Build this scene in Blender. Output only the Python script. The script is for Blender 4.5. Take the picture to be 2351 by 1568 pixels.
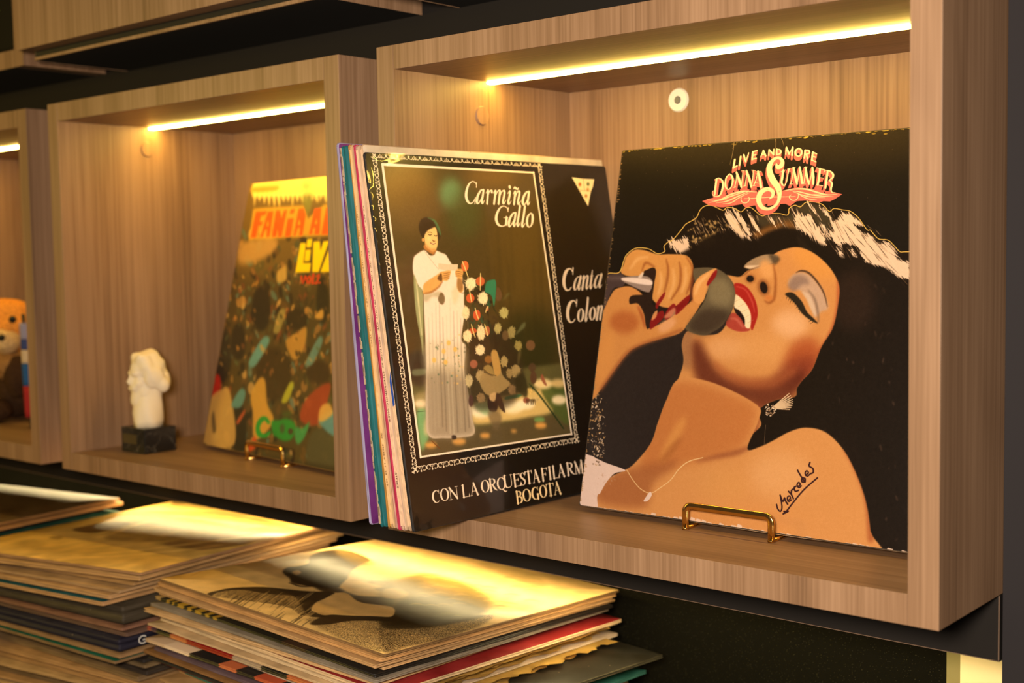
import bpy, bmesh, math, random, sys
import numpy as np
from mathutils import Vector, Matrix, Euler

# ------------------------------------------------------------------ clear
for o in list(bpy.data.objects):
    bpy.data.objects.remove(o)
scene = bpy.context.scene
COL = scene.collection

# ------------------------------------------------------------------ dimensions (metres)
FPX = 2902.833
CAM_ROT = (1.50068508, 0.01765684, 0.71094496)
CAM_LOC = (0.80956908, -0.76500864, 0.24266128)
BW, BH = 0.5, 0.42147          # wall box width, height
PD = 0.10709                   # how far the boxes stand out of the black panel
T = 0.02055                    # board thickness
GAP = 0.04904                  # gap between boxes
DI = 0.24408                   # inner depth of a box
PITCH = BW + GAP

# ------------------------------------------------------------------ camera
cam = bpy.data.cameras.new('camera')
cam.sensor_width = 36.0
cam.lens = FPX / 2351 * 36.0
cam.clip_start = 0.02
cam.dof.use_dof = True
cam.dof.focus_distance = 0.985
cam.dof.aperture_fstop = 6.0
cam_ob = bpy.data.objects.new('camera', cam)
cam_ob.location = CAM_LOC
cam_ob.rotation_euler = CAM_ROT
COL.objects.link(cam_ob)
scene.camera = cam_ob

# ------------------------------------------------------------------ colour management
scene.view_settings.view_transform = 'Standard'
scene.view_settings.look = 'None'
scene.view_settings.gamma = 1.0
scene.view_settings.use_curve_mapping = False
scene.view_settings.exposure = 0.0

# ------------------------------------------------------------------ world and room light
world = bpy.data.worlds.new('world')
scene.world = world
world.use_nodes = True
world.node_tree.nodes['Background'].inputs[0].default_value = (1.0, 0.74, 0.55, 1)
world.node_tree.nodes['Background'].inputs[1].default_value = 0.055

def area_light(name, loc, target, size, size_y, power, color):
    l = bpy.data.lights.new(name, 'AREA')
    l.shape = 'RECTANGLE'
    l.size = size
    l.size_y = size_y
    l.energy = power
    l.color = color
    o = bpy.data.objects.new(name, l)
    o.location = loc
    o.rotation_euler = (Vector(target) - Vector(loc)).to_track_quat('-Z', 'Y').to_euler()
    COL.objects.link(o)
    return o

# the photographer's warm light, just behind and above the camera
area_light('flash_lamp', (0.745, -0.85, 0.31), (0.18, 0.1, 0.17), 0.16, 0.12, 18.0, (1.0, 0.86, 0.72))
# a yellow lamp in the room further to the left
area_light('room_lamp', (-1.25, -1.0, 0.42), (-0.75, 0.1, 0.25), 0.3, 0.3, 7.0, (1.0, 0.68, 0.08))
# ------------------------------------------------------------------ flat print: a small painter for the record covers
def _rot(rx, ry, rz):
    c, s = math.cos, math.sin
    X = np.array([[1, 0, 0], [0, c(rx), -s(rx)], [0, s(rx), c(rx)]])
    Y = np.array([[c(ry), 0, s(ry)], [0, 1, 0], [-s(ry), 0, c(ry)]])
    Z = np.array([[c(rz), -s(rz), 0], [s(rz), c(rz), 0], [0, 0, 1]])
    return Z @ Y @ X
CAM_R = _rot(*CAM_ROT)
CAM_O = np.array(CAM_LOC)

def lean_frame(yaw, tilt):
    u = np.array([math.cos(yaw), math.sin(yaw), 0.0])
    nb = np.array([-math.sin(yaw), math.cos(yaw), 0.0])
    v = np.array([0, 0, 1.0]) * math.cos(tilt) + nb * math.sin(tilt)
    return u, v

def zm(ox, oy, s):
    """points read off an enlarged crop of the reference"""
    def f(*a):
        a = np.array(a, float).reshape(-1, 2)
        return a / s + np.array([ox, oy])
    return f

def smooth(pts, closed=True, n=6):
    P = np.asarray(pts, float)
    m = len(P)
    if m < 3:
        return P
    if closed:
        Q = np.vstack([P[-1], P, P[0], P[1]])
        segs = m
    else:
        Q = np.vstack([2 * P[0] - P[1], P, 2 * P[-1] - P[-2]])
        segs = m - 1
    t = np.linspace(0, 1, n, endpoint=False)[:, None]
    out = []
    for i in range(segs):
        a, b, c, d = Q[i], Q[i + 1], Q[i + 2], Q[i + 3]
        out.append(0.5 * (2 * b + (c - a) * t + (2 * a - 5 * b + 4 * c - d) * t ** 2 + (3 * b - a - 3 * c + d) * t ** 3))
    out = np.vstack(out)
    if not closed:
        out = np.vstack([out, P[-1]])
    return out

def box_blur(a, r, axis):
    r = int(r)
    if r < 1:
        return a
    pad = [(0, 0)] * a.ndim
    pad[axis] = (r + 1, r)
    c = np.cumsum(np.pad(a, pad, mode='edge'), axis=axis)
    n = a.shape[axis]
    hi = np.take(c, range(2 * r + 1, 2 * r + 1 + n), axis=axis)
    lo = np.take(c, range(0, n), axis=axis)
    return (hi - lo) / (2 * r + 1)

def blur(a, s):
    r = max(1, int(round(s * 0.9)))
    if s < 0.7:
        return a
    for _ in range(2):
        a = box_blur(a, r, 0)
        a = box_blur(a, r, 1)
    return a

class Art:
    def __init__(self, W, Hh, o, u, v, su, sv, bg):
        self.W, self.H = W, Hh
        self.o, self.u, self.v, self.su, self.sv = (np.asarray(o, float), np.asarray(u, float), np.asarray(v, float), su, sv)
        self.n = np.cross(self.u, self.v)
        self.img = np.empty((Hh, W, 3), np.float32)
        self.img[:] = np.array(bg, np.float32)
        self.rng = np.random.default_rng(5)
        self.clip = None

    def px(self, pts):
        """reference pixels -> canvas, through the plane the cover lies in"""
        P = np.asarray(pts, float).reshape(-1, 2)
        d = np.stack([(P[:, 0] - 1175.5) / FPX, -(P[:, 1] - 784) / FPX, -np.ones(len(P))], 1) @ CAM_R.T
        k = ((self.o - CAM_O) @ self.n) / (d @ self.n)
        X = CAM_O + d * k[:, None] - self.o
        return np.stack([X @ self.u / self.su * self.W, (1 - X @ self.v / self.sv) * self.H], 1)

    def mask(self, polys):
        """anti-aliased coverage of polygons in canvas units (non-zero winding); returns (mask, x0, y0)"""
        allp = np.vstack(polys)
        x0, y0 = np.floor(allp.min(0)).astype(int) - 1
        x1, y1 = np.ceil(allp.max(0)).astype(int) + 2
        x0, y0 = max(x0, 0), max(y0, 0)
        x1, y1 = min(x1, self.W), min(y1, self.H)
        if x1 <= x0 or y1 <= y0:
            return None, 0, 0
        SS = 4
        h, w = y1 - y0, x1 - x0
        acc = np.zeros((h * SS, w + 2), np.float32)
        ys = y0 + (np.arange(h * SS) + 0.5) / SS
        for P in polys:
            A = P
            B = np.roll(P, -1, 0)
            for (ax, ay), (bx, by) in zip(A, B):
                if ay == by:
                    continue
                s = 1.0 if by > ay else -1.0
                lo, hi = (ay, by) if ay < by else (by, ay)
                i0 = int(np.searchsorted(ys, lo))
                i1 = int(np.searchsorted(ys, hi))
                if i1 <= i0:
                    continue
                rows = np.arange(i0, i1)
                xx = ax + (ys[rows] - ay) * (bx - ax) / (by - ay) - x0
                xx = np.clip(xx, 0, w)
                xi = xx.astype(int)
                fr = (xx - xi).astype(np.float32)
                np.add.at(acc, (rows, xi), s * (1 - fr))
                np.add.at(acc, (rows, xi + 1), s * fr)
        m = np.clip(np.abs(np.cumsum(acc, 1)[:, :w]), 0, 1)
        m = m.reshape(h, SS, w).mean(1)
        return m, x0, y0

    def paint(self, m, x0, y0, col, a=1.0, soft=0.0, tex=None):
        if m is None:
            return
        if soft > 0.6:
            p = int(soft * 2.2) + 2
            X0, Y0 = max(x0 - p, 0), max(y0 - p, 0)
            X1, Y1 = min(x0 + m.shape[1] + p, self.W), min(y0 + m.shape[0] + p, self.H)
            M = np.zeros((Y1 - Y0, X1 - X0), np.float32)
            M[y0 - Y0:y0 - Y0 + m.shape[0], x0 - X0:x0 - X0 + m.shape[1]] = m
            m = blur(M, soft)
            x0, y0 = X0, Y0
        if tex is not None:
            m = m * tex(m.shape, x0, y0)
        if getattr(self, 'clip', None) is not None:
            m = m * self.clip[y0:y0 + m.shape[0], x0:x0 + m.shape[1]]
        m = (m * a)[..., None].astype(np.float32)
        s = self.img[y0:y0 + m.shape[0], x0:x0 + m.shape[1]]
        c = np.asarray(col, np.float32)
        s += (c - s) * m

    def poly(self, pts, col, a=1.0, soft=0.0, sm=True, raw=False, tex=None, holes=()):
        def cv(p):
            q = np.asarray(p, float) if raw else self.px(p)
            return smooth(q) if sm else q
        def area(P):
            x, y = P[:, 0], P[:, 1]
            return np.sum(x * np.roll(y, -1) - np.roll(x, -1) * y)
        P = cv(pts)
        if area(P) < 0:
            P = P[::-1]
        L = [P]
        for hh in holes:
            Q = cv(hh)
            if area(Q) > 0:
                Q = Q[::-1]
            L.append(Q)
        self.paint(*self.mask(L), col, a, soft, tex)

    def set_clip(self, pts=None):
        self.clip = None
        if pts is not None:
            m, x0, y0 = self.mask([smooth(self.px(pts))])
            c = np.zeros((self.H, self.W), np.float32)
            c[y0:y0 + m.shape[0], x0:x0 + m.shape[1]] = m
            self.clip = blur(c, 0.9)

    def stroke_poly(self, P, wd):
        P = np.asarray(P, float)
        d = np.gradient(P, axis=0)
        d /= (np.linalg.norm(d, axis=1)[:, None] + 1e-9)
        nrm = np.stack([-d[:, 1], d[:, 0]], 1)
        w = np.asarray(wd, float)[:, None] / 2
        return P + nrm * w, P - nrm * w

    def stroke(self, pts, w, col, a=1.0, soft=0.0, sm=True, raw=False, cap=True):
        """w: one width or a width per point, in reference pixels (canvas units when raw)"""
        pts = np.asarray(pts, float).reshape(-1, 2)
        ws = np.full(len(pts), w, float) if np.isscalar(w) else np.interp(np.linspace(0, 1, len(pts)), np.linspace(0, 1, len(w)), w)
        if sm and len(pts) > 2:
            P = smooth(pts, False)
            ws = np.interp(np.linspace(0, 1, len(P)), np.linspace(0, 1, len(pts)), ws)
        else:
            P = pts
        l, r = self.stroke_poly(P, ws)
        if not raw:
            l, r, P2 = self.px(l), self.px(r), self.px(P)
        else:
            P2 = P
        polys = []
        for i in range(len(P) - 1):
            q = np.array([l[i], l[i + 1], r[i + 1], r[i]])
            polys.append(q)
        if cap:
            for i in range(len(P)):
                e = (l[i] - r[i]) / 2
                rad = np.linalg.norm(e)
                if rad > 0.35:
                    t = np.linspace(0, 2 * math.pi, 9)[:-1]
                    ex = e
                    ey = np.array([-e[1], e[0]])
                    polys.append(P2[i] + np.outer(np.cos(t), ex) + np.outer(np.sin(t), ey))
        out = []
        for q in polys:
            x, y = q[:, 0], q[:, 1]
            if np.sum(x * np.roll(y, -1) - np.roll(x, -1) * y) < 0:
                q = q[::-1]
            out.append(q)
        self.paint(*self.mask(out), col, a, soft)

    def blob(self, c, rx, ry, col, a=1.0, soft=0.0, rot=0.0):
        t = np.linspace(0, 2 * math.pi, 24, endpoint=False)
        x, y = rx * np.cos(t), ry * np.sin(t)
        cr, sr = math.cos(rot), math.sin(rot)
        self.poly(np.stack([c[0] + x * cr - y * sr, c[1] + x * sr + y * cr], 1), col, a, soft, sm=False)

    def blob_raw(self, c, r, col):
        t = np.linspace(0, 2 * math.pi, 12, endpoint=False)
        self.paint(*self.mask([np.stack([c[0] + r * np.cos(t), c[1] + r * np.sin(t)], 1)]), col)

    def grain(self, amt, s=1.0):
        n = self.rng.normal(0, 1, (self.H, self.W)).astype(np.float32)
        if s > 1:
            n = blur(n, s) * s * 1.6
        self.img += (n * amt)[..., None]

    def mottle(self, amt, s):
        n = blur(self.rng.normal(0, 1, (self.H, self.W)).astype(np.float32), s)
        n /= n.std()
        self.img *= np.clip(1 + n * amt, 0.3, 2)[..., None]

    def image(self, name):
        im = bpy.data.images.new(name, self.W, self.H, alpha=False)
        px = np.ones((self.H, self.W, 4), np.float32)
        px[..., :3] = np.clip(self.img[::-1] / 255.0, 0, 1)
        im.pixels.foreach_set(px.ravel())
        im.update()
        im.pack()
        return im

# ---- lettering: roman capitals and italic lower case as pen strokes (x, y in 0..1, y up; width as a share of the height)
K_, N_ = 0.135, 0.05
def _arc(cx, cy, rx, ry, a0, a1, n=13):
    t = np.radians(np.linspace(a0, a1, n))
    return [(cx + rx * math.cos(q), cy + ry * math.sin(q)) for q in t]
def _ring(cx, cy, rx, ry, a0=90, a1=450, thick=K_, thin=N_, n=25):
    t = np.radians(np.linspace(a0, a1, n))
    return (_arc(cx, cy, rx, ry, a0, a1, n), [thin + (thick - thin) * abs(math.cos(q)) ** 1.5 for q in t])
def _ser(x, y, h=0.16):
    return ([(x - h, y), (x + h, y)], [0.045, 0.045])
GL = {
    'I': [([(.5, 0), (.5, 1)], [K_] * 2), _ser(.5, .02, .3), _ser(.5, .98, .3)],
    'L': [([(.25, 0), (.25, 1)], [K_] * 2), _ser(.25, .98), ([(.1, .02), (.95, .02)], [.05, .05]), ([(.95, .02), (.99, .26)], [.08, .02])],
    'F': [([(.25, 0), (.25, 1)], [K_] * 2), _ser(.25, .02), ([(.1, .98), (.95, .98)], [.05, .05]), ([(.93, .98), (.96, .76)], [.08, .02]), ([(.25, .52), (.7, .52)], [.05, .05]), ([(.7, .62), (.7, .42)], [.05, .05])],
    'E': [([(.25, 0), (.25, 1)], [K_] * 2), ([(.1, .98), (.9, .98)], [.05, .05]), ([(.88, .98), (.91, .76)], [.08, .02]), ([(.25, .52), (.7, .52)], [.05, .05]), ([(.7, .62), (.7, .42)], [.05, .05]), ([(.1, .02), (.93, .02)], [.05, .05]), ([(.92, .02), (.98, .26)], [.08, .02])],
    'T': [([(.5, 0), (.5, 1)], [K_] * 2), _ser(.5, .02, .22), ([(.04, .98), (.96, .98)], [.05, .05]), ([(.06, .98), (.02, .74)], [.08, .02]), ([(.94, .98), (.98, .74)], [.08, .02])],
    'N': [([(.2, 0), (.2, 1)], [N_] * 2), ([(.16, .98), (.84, .03)], [K_] * 2), ([(.84, 0), (.84, 1)], [N_] * 2), _ser(.2, .02), _ser(.84, .98), _ser(.12, .98, .1)],
    'A': [([(.5, .98), (.12, 0)], [N_] * 2), ([(.5, .98), (.86, 0)], [K_] * 2), ([(.24, .34), (.72, .34)], [.05] * 2), _ser(.12, .02, .14), _ser(.88, .02, .16)],
    'M': [([(.16, 0), (.2, 1)], [N_] * 2), ([(.18, .98), (.5, .05)], [K_] * 2), ([(.5, .05), (.82, .98)], [N_] * 2), ([(.82, 1), (.86, 0)], [K_] * 2), _ser(.16, .02, .13), _ser(.87, .02, .15)],
    'U': [([(.2, 1), (.2, .35), (.3, .06), (.52, 0), (.74, .08), (.82, .35), (.82, 1)], [K_, K_, .11, .06, .05, .05, .05]), _ser(.2, .98), _ser(.82, .98, .13)],
    'O': [_ring(.5, .5, .4, .48)],
    'Q': [_ring(.5, .5, .4, .48), ([(.5, .02), (.68, -.06), (.85, -.2), (1.05, -.16)], [.05, .1, .1, .03])],
    'C': [(_arc(.54, .5, .42, .48, 48, 312), [N_, .05, .07, .1, K_, K_, K_, K_, .11, .08, .06, .05, .04]), ([(.86, 1.0), (.88, .7)], [.05, .03])],
    'G': [(_arc(.54, .5, .42, .48, 48, 305), [N_, .05, .07, .1, K_, K_, K_, K_, .11, .08, .06, .05, .05]), ([(.86, 1.0), (.88, .7)], [.05, .03]), ([(.82, .03), (.82, .4)], [K_, K_]), _ser(.82, .42)],
    'S': [([(.8, .8), (.66, .95), (.46, .98), (.26, .9), (.2, .73), (.36, .58), (.62, .46), (.78, .3), (.7, .1), (.48, .01), (.28, .04), (.14, .22)], [.04, .05, .05, .07, .1, .13, .14, .11, .08, .05, .05, .04]), ([(.83, .98), (.83, .72)], [.05, .03]), ([(.12, .02), (.12, .3)], [.05, .03])],
    'R': [([(.24, 0), (.24, 1)], [K_] * 2), _ser(.24, .02), _ser(.16, .98, .1), ([(.24, .97), (.55, .97), (.76, .86), (.76, .66), (.55, .52), (.24, .52)], [.05, .06, .12, .12, .06, .05]), ([(.48, .52), (.7, .2), (.98, .0)], [.1, K_, .06])],
    'B': [([(.24, 0), (.24, 1)], [K_] * 2), _ser(.16, .02, .1), _ser(.16, .98, .1), ([(.24, .97), (.52, .97), (.72, .88), (.72, .68), (.52, .54), (.24, .54)], [.05, .06, .11, .11, .06, .05]), ([(.24, .53), (.58, .53), (.82, .4), (.82, .16), (.58, .03), (.24, .03)], [.05, .06, .13, .13, .06, .05])],
    # italic lower case: y 0..1 is the x-height
    'a': [([(.72, .96), (.45, .98), (.2, .7), (.1, .3), (.2, .04), (.42, .1), (.68, .6)], [.06, .07, .13, .17, .12, .06, .05]), ([(.86, 1.0), (.74, .5), (.68, .12), (.78, .0), (1.0, .22)], [.16, .16, .15, .09, .03])],
    'o': [_ring(.5, .5, .36, .48, thick=.17, thin=.06)],
    'n': [([(.02, .74), (.2, .98), (.3, .96), (.24, .5), (.16, .0)], [.03, .07, .14, .16, .16]), ([(.24, .5), (.5, .92), (.7, 1.0), (.78, .86), (.7, .4), (.68, .1), (.78, .0), (1.0, .24)], [.04, .07, .12, .15, .16, .14, .08, .03])],
    't': [([(.5, 1.4), (.42, .8), (.3, .2), (.4, .0), (.62, .1), (.78, .3)], [.05, .14, .16, .12, .06, .03]), ([(.12, .96), (.8, .96)], [.05, .05])],
    'm': [([(.02, .74), (.13, .98), (.2, .96), (.16, .5), (.1, .0)], [.03, .07, .14, .16, .16]), ([(.16, .5), (.32, .92), (.46, 1.0), (.52, .86), (.46, .4), (.42, .0)], [.04, .07, .12, .15, .16, .16]), ([(.46, .5), (.64, .92), (.78, 1.0), (.84, .86), (.78, .4), (.76, .1), (.84, .0), (1.0, .24)], [.04, .07, .12, .15, .16, .14, .08, .03])],
    'i': [([(.1, .74), (.45, .98), (.5, .9), (.36, .2), (.5, .0), (.85, .26)], [.03, .1, .16, .16, .1, .03]), ([(.58, 1.4), (.6, 1.44)], [.2, .2])],
    'b': [([(.35, 1.75), (.3, 1.0), (.18, .2)], [.15, .16, .14]), ([(.2, .5), (.45, .95), (.75, .9), (.8, .5), (.6, .05), (.35, .0), (.18, .2)], [.04, .08, .15, .17, .12, .07, .1])],
    'l': [([(.55, 1.75), (.5, 1.0), (.38, .16), (.5, .0), (.8, .26)], [.15, .16, .16, .1, .03])],
}
def put_glyph(A, ch, org, xv, yv, col, a=1.0, soft=0.0, raw=False, bold=1.0):
    org, xv, yv = np.array(org, float), np.array(xv, float), np.array(yv, float)
    h = np.linalg.norm(yv)
    for pts, w in GL[ch]:
        P = np.array([org + xv * x + yv * y for x, y in pts])
        A.stroke(P, [q * h * bold for q in w], col, a, soft, sm=len(pts) > 2, raw=raw)

# ---- one-line alphabet for the tiny spine lettering
TS = {
    'A': [[(0, 0), (.5, 1), (1, 0)], [(.2, .4), (.8, .4)]], 'B': [[(0, 0), (0, 1), (.8, .9), (.8, .6), (0, .5), (1, .4), (.9, .05), (0, 0)]],
    'C': [[(1, .85), (.5, 1), (0, .5), (.5, 0), (1, .15)]], 'D': [[(0, 0), (0, 1), (.7, .9), (1, .5), (.7, .1), (0, 0)]],
    'E': [[(1, 1), (0, 1), (0, 0), (1, 0)], [(0, .5), (.8, .5)]], 'F': [[(1, 1), (0, 1), (0, 0)], [(0, .5), (.8, .5)]],
    'G': [[(1, .85), (.5, 1), (0, .5), (.5, 0), (1, .2), (1, .5), (.6, .5)]], 'H': [[(0, 0), (0, 1)], [(1, 0), (1, 1)], [(0, .5), (1, .5)]],
    'I': [[(.5, 0), (.5, 1)]], 'J': [[(.8, 1), (.8, .2), (.4, 0), (0, .2)]], 'L': [[(0, 1), (0, 0), (1, 0)]], 'M': [[(0, 0), (0, 1), (.5, .4), (1, 1), (1, 0)]],
    'N': [[(0, 0), (0, 1), (1, 0), (1, 1)]], 'O': [[(.5, 1), (0, .5), (.5, 0), (1, .5), (.5, 1)]], 'P': [[(0, 0), (0, 1), (1, .9), (1, .6), (0, .5)]],
    'Q': [[(.5, 1), (0, .5), (.5, 0), (1, .5), (.5, 1)], [(.6, .3), (1, 0)]], 'R': [[(0, 0), (0, 1), (1, .9), (1, .6), (0, .5), (1, 0)]],
    'S': [[(1, .9), (.3, 1), (0, .75), (1, .3), (.7, 0), (0, .1)]], 'T': [[(0, 1), (1, 1)], [(.5, 1), (.5, 0)]], 'U': [[(0, 1), (0, .2), (.5, 0), (1, .2), (1, 1)]],
    'V': [[(0, 1), (.5, 0), (1, 1)]], 'Y': [[(0, 1), (.5, .5), (1, 1)], [(.5, .5), (.5, 0)]], 'Z': [[(0, 1), (1, 1), (0, 0), (1, 0)]],
    '0': [[(.5, 1), (0, .5), (.5, 0), (1, .5), (.5, 1)]], '1': [[(.5, 0), (.5, 1)]], '2': [[(0, .8), (.5, 1), (1, .7), (0, 0), (1, 0)]],
    '3': [[(0, 1), (1, .9), (.4, .5), (1, .2), (0, 0)]], '4': [[(.8, 0), (.8, 1), (0, .3), (1, .3)]], '5': [[(1, 1), (0, 1), (0, .6), (1, .5), (.8, .05), (0, 0)]],
    '8': [[(.5, .5), (0, .8), (.5, 1), (1, .8), (.5, .5), (0, .2), (.5, 0), (1, .2), (.5, .5)]],
}
def tiny_text(A, s, x, y, h, adv, w, col):
    """runs down a spine strip of the canvas: the reading direction is +y, capitals point to -x... (canvas units)"""
    for ch in s:
        if ch in TS:
            for st in TS[ch]:
                P = np.array([(x + q[1] * h, y + q[0] * adv * 0.62) for q in st])
                A.stroke(P, w, col, raw=True, sm=False)
        y += adv
# ------------------------------------------------------------------ poses of the covers that carry a picture
LP = 0.31451
SING_O = np.array([0.14943651, 0.08377599, 0.02476545])
SING_U, SING_V = lean_frame(0.01012896, 0.22508991)
STG_S = 0.308
STG_O = np.array([0.0984, -0.0649, T + 0.0006])
STG_YAW, STG_TILT = 1.5275, 0.1595
STG_U, STG_V = lean_frame(STG_YAW, STG_TILT)
CRD_O = np.array([-0.4264, 0.1095, 0.0249])
CRD_U, CRD_V = lean_frame(-0.1319, 0.2365)
# top cover of the front pile: F (near corner), u towards the right, v towards the wall
def pile_frame(F, ang):
    a, b, c = ang
    cz, sz = math.cos(a), math.sin(a)
    Rz = np.array([[cz, -sz, 0], [sz, cz, 0], [0, 0, 1]])
    Rx = np.array([[1, 0, 0], [0, math.cos(b), -math.sin(b)], [0, math.sin(b), math.cos(b)]])
    Ry = np.array([[math.cos(c), 0, math.sin(c)], [0, 1, 0], [-math.sin(c), 0, math.cos(c)]])
    return Rz @ Rx @ Ry
P1_F, P1_R = np.array([0.0881, -0.0901, -0.0733]), pile_frame(None, (-0.0062, -0.0489, 0.0366))
P2_F, P2_R = np.array([-0.2549, -0.0888, -0.0605]), pile_frame(None, (0.1227, -0.0132, -0.0337))

def art_singer():
    A = Art(1000, 1000, SING_O, SING_U, SING_V, LP, LP, (24, 18, 12))
    Z1, Z2, Z3 = zm(1560, 300, 3.92), zm(1340, 550, 4.48), zm(1560, 540, 3.409)
    Z4, Z8, ZT, ZM = zm(1310, 850, 3.484), zm(1600, 440, 4.702), zm(1600, 320, 6.53), zm(1500, 1040, 3.617)
    R = random.Random(3)
    # night sky behind
    A.blob((1750, 330), 420, 60, (44, 33, 19), .8, 40)
    # outline where the figure is cut out
    contour = np.vstack([Z2(240, 360, 265, 345, 350, 345, 385, 310, 410, 230, 440, 160, 520, 95, 600, 85, 680, 100, 760, 145, 835, 122, 828, 70, 870, 25, 920, 0),
                         Z1(20, 890, 60, 840, 150, 785, 190, 710, 240, 675, 300, 675, 390, 715, 430, 690, 500, 700, 555, 730, 600, 695, 650, 695, 740, 765, 800, 748, 900, 745, 965, 760, 985, 740, 990, 700, 1040, 670, 1090, 685, 1140, 645, 1210, 640, 1290, 665, 1350, 725, 1395, 700, 1470, 712, 1540, 725, 1610, 780, 1690, 890, 1720, 895, 1760, 940, 1800, 975, 1880, 985, 1940, 1040, 1990, 1090, 2060, 1090), [[2200, 578]]])
    body = np.vstack([contour, [[2200, 1400], [1280, 1400], [1340, 640]]])
    A.poly(body, (28, 18, 11), sm=False)
    A.poly(Z8(640, 260, 800, 250, 980, 260, 1060, 160, 1230, 120, 1400, 190, 1470, 330, 1400, 520, 1250, 430, 1060, 330, 860, 330, 700, 380), (66, 56, 38), .9, 5)
    A.poly(Z8(590, 470, 700, 400, 850, 340, 1000, 310, 1080, 380, 960, 420, 800, 430, 680, 500), (140, 92, 42), .8, 6)
    # back-lit curls
    wht = (236, 203, 172)
    lit = [Z8(1070, 380, 1060, 290, 1030, 180, 1080, 225, 1140, 245, 1240, 270, 1300, 360, 1400, 490, 1390, 560, 1330, 555, 1240, 490, 1130, 420),
           Z8(1450, 300, 1500, 330, 1560, 235, 1680, 250, 1790, 350, 1710, 350, 1750, 420, 1880, 470, 1960, 545, 2080, 560, 2150, 650, 2180, 745, 2285, 760, 2290, 940, 2150, 900, 2020, 810, 1850, 775, 1790, 700, 1745, 590, 1640, 560, 1540, 570, 1450, 500, 1400, 460, 1470, 400),
           Z8(325, 200, 370, 230, 440, 330, 500, 430, 575, 510, 470, 490, 380, 395, 320, 290),
           Z8(385, 175, 440, 230, 500, 300, 560, 400, 590, 455, 560, 455, 480, 350),
           Z8(545, 210, 580, 240, 620, 320, 670, 415, 630, 385, 570, 270),
           Z8(1205, 120, 1260, 180, 1320, 270, 1290, 240, 1230, 170), Z8(1330, 170, 1390, 200, 1440, 270, 1380, 230),
           Z8(1345, 370, 1380, 380, 1410, 450, 1370, 420), Z8(785, 260, 815, 300, 840, 350, 800, 310), Z8(905, 305, 940, 350, 915, 335),
           Z8(1095, 515, 1140, 520, 1200, 570, 1255, 665, 1180, 650, 1115, 595),
           Z8(1640, 600, 1700, 640, 1730, 700, 1670, 660), Z8(1520, 620, 1570, 640, 1580, 700, 1530, 680),
           Z2(960, 0, 1075, 0, 1090, 150, 1000, 145, 935, 100, 860, 30, 900, 15)]
    for L in lit:
        A.poly(L, wht, .96, 1.3)
    hair_dir = lambda x: math.radians(62 - 22 * max(0, min(1, (x - 1880) / 180)))
    for L in lit:                             # ragged ends of the light patches
        P = smooth(L, True, 10)
        for p in P[::2]:
            an = hair_dir(p[0]) + R.uniform(-.2, .2)
            e = np.array([math.cos(an), math.sin(an)]) * R.uniform(5, 15) * R.choice([-1, 1])
            A.stroke([p - e * .4, p + e * .3, p + e], [2.4, 1.8, .3], wht if R.random() < .6 else (40, 28, 18), .85)
    for i in range(150):                      # dark strands across them
        q = R.random()
        x = 1690 + q * 380
        y = 500 - 30 * math.sin(q * 3.0) + R.uniform(-10, 90) + (170 * (q - .55) if q > .55 else 0)
        ln, an = R.uniform(14, 46), hair_dir(x) + R.uniform(-.16, .16)
        c_, s_ = math.cos(an), math.sin(an)
        A.stroke([(x, y), (x + ln * .5 * c_ + R.uniform(-2, 2), y + ln * .5 * s_), (x + ln * c_, y + ln * s_)], [.3, R.uniform(.7, 1.9), .3], R.choice([(44, 31, 20), (96, 70, 46), (150, 118, 84)]), .75, .3)
    for i in range(110):                      # light strands in the dark hair on the left
        x, y = R.uniform(1590, 1745), R.uniform(492, 560)
        ln, an = R.uniform(8, 26), math.radians(60) + R.uniform(-.25, .25)
        A.stroke([(x, y), (x + ln * .5 * math.cos(an), y + ln * .5 * math.sin(an)), (x + ln * math.cos(an), y + ln * math.sin(an))], [.3, R.uniform(.8, 2.4), .3], (222, 184, 140), R.uniform(.35, .8), .3)
    for i in range(90):                       # curls on the left of the crown
        x, y = R.gauss(1618, 28), R.gauss(540, 30)
        if x < 1575 or y < 495 or y > 600:
            continue
        A.blob((x, y), R.uniform(1.5, 5), R.uniform(1, 3), (205, 165, 100), R.uniform(.3, .8), 1.0, R.uniform(0, 3))
    A.poly(Z8(45, 530, 110, 490, 190, 500, 190, 560, 130, 600, 60, 585), (190, 150, 80), .7, 3)
    # hair body, deep
    A.poly(np.vstack([Z8(330, 420, 480, 500, 620, 520, 800, 440, 950, 380, 1100, 440, 1260, 530, 1400, 600, 1520, 690, 1700, 720, 1860, 800, 2020, 830, 2200, 960, 2290, 1000), [[2200, 640], [2200, 1300], [1990, 1300], [1960, 1000], [1740, 1000], [1560, 640], [1600, 560]]]), (26, 17, 10), .96, 4)
    A.blob((1960, 690), 50, 70, (58, 38, 28), .5, 18)
    for i in range(36):
        A.blob((R.uniform(1850, 2070), R.uniform(600, 1250)), R.uniform(1, 3), R.uniform(3, 8), (92, 68, 54), R.uniform(.15, .45), 1.2, R.uniform(-.5, .9))
    # grey gloom left of the neck
    A.poly([(1385, 640), (1400, 628), (1450, 700), (1700, 760), (1620, 1040), (1470, 1100), (1380, 1060), (1350, 1000)], (44, 35, 31), .85, 10)
    # neck and face
    skin = (208, 142, 78)
    face = Z3(370, 315, 470, 325, 530, 280, 600, 255, 650, 238, 740, 215, 740, 150, 850, 102, 960, 100, 1080, 160, 1190, 270, 1252, 400, 1240, 560, 1200, 730, 1110, 880, 1040, 1050, 960, 1140, 920, 1200, 905, 1265, 760, 1290, 640, 1350, 625, 1420, 640, 1490, 560, 1568, 500, 1640, 330, 1850, 0, 1800, -180, 1568, -60, 1250, 30, 1010, 20, 850, 70, 750, 200, 780, 330, 750, 420, 560, 430, 400)
    A.poly(face, skin, 1, 1.0)
    A.set_clip(face)
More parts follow.
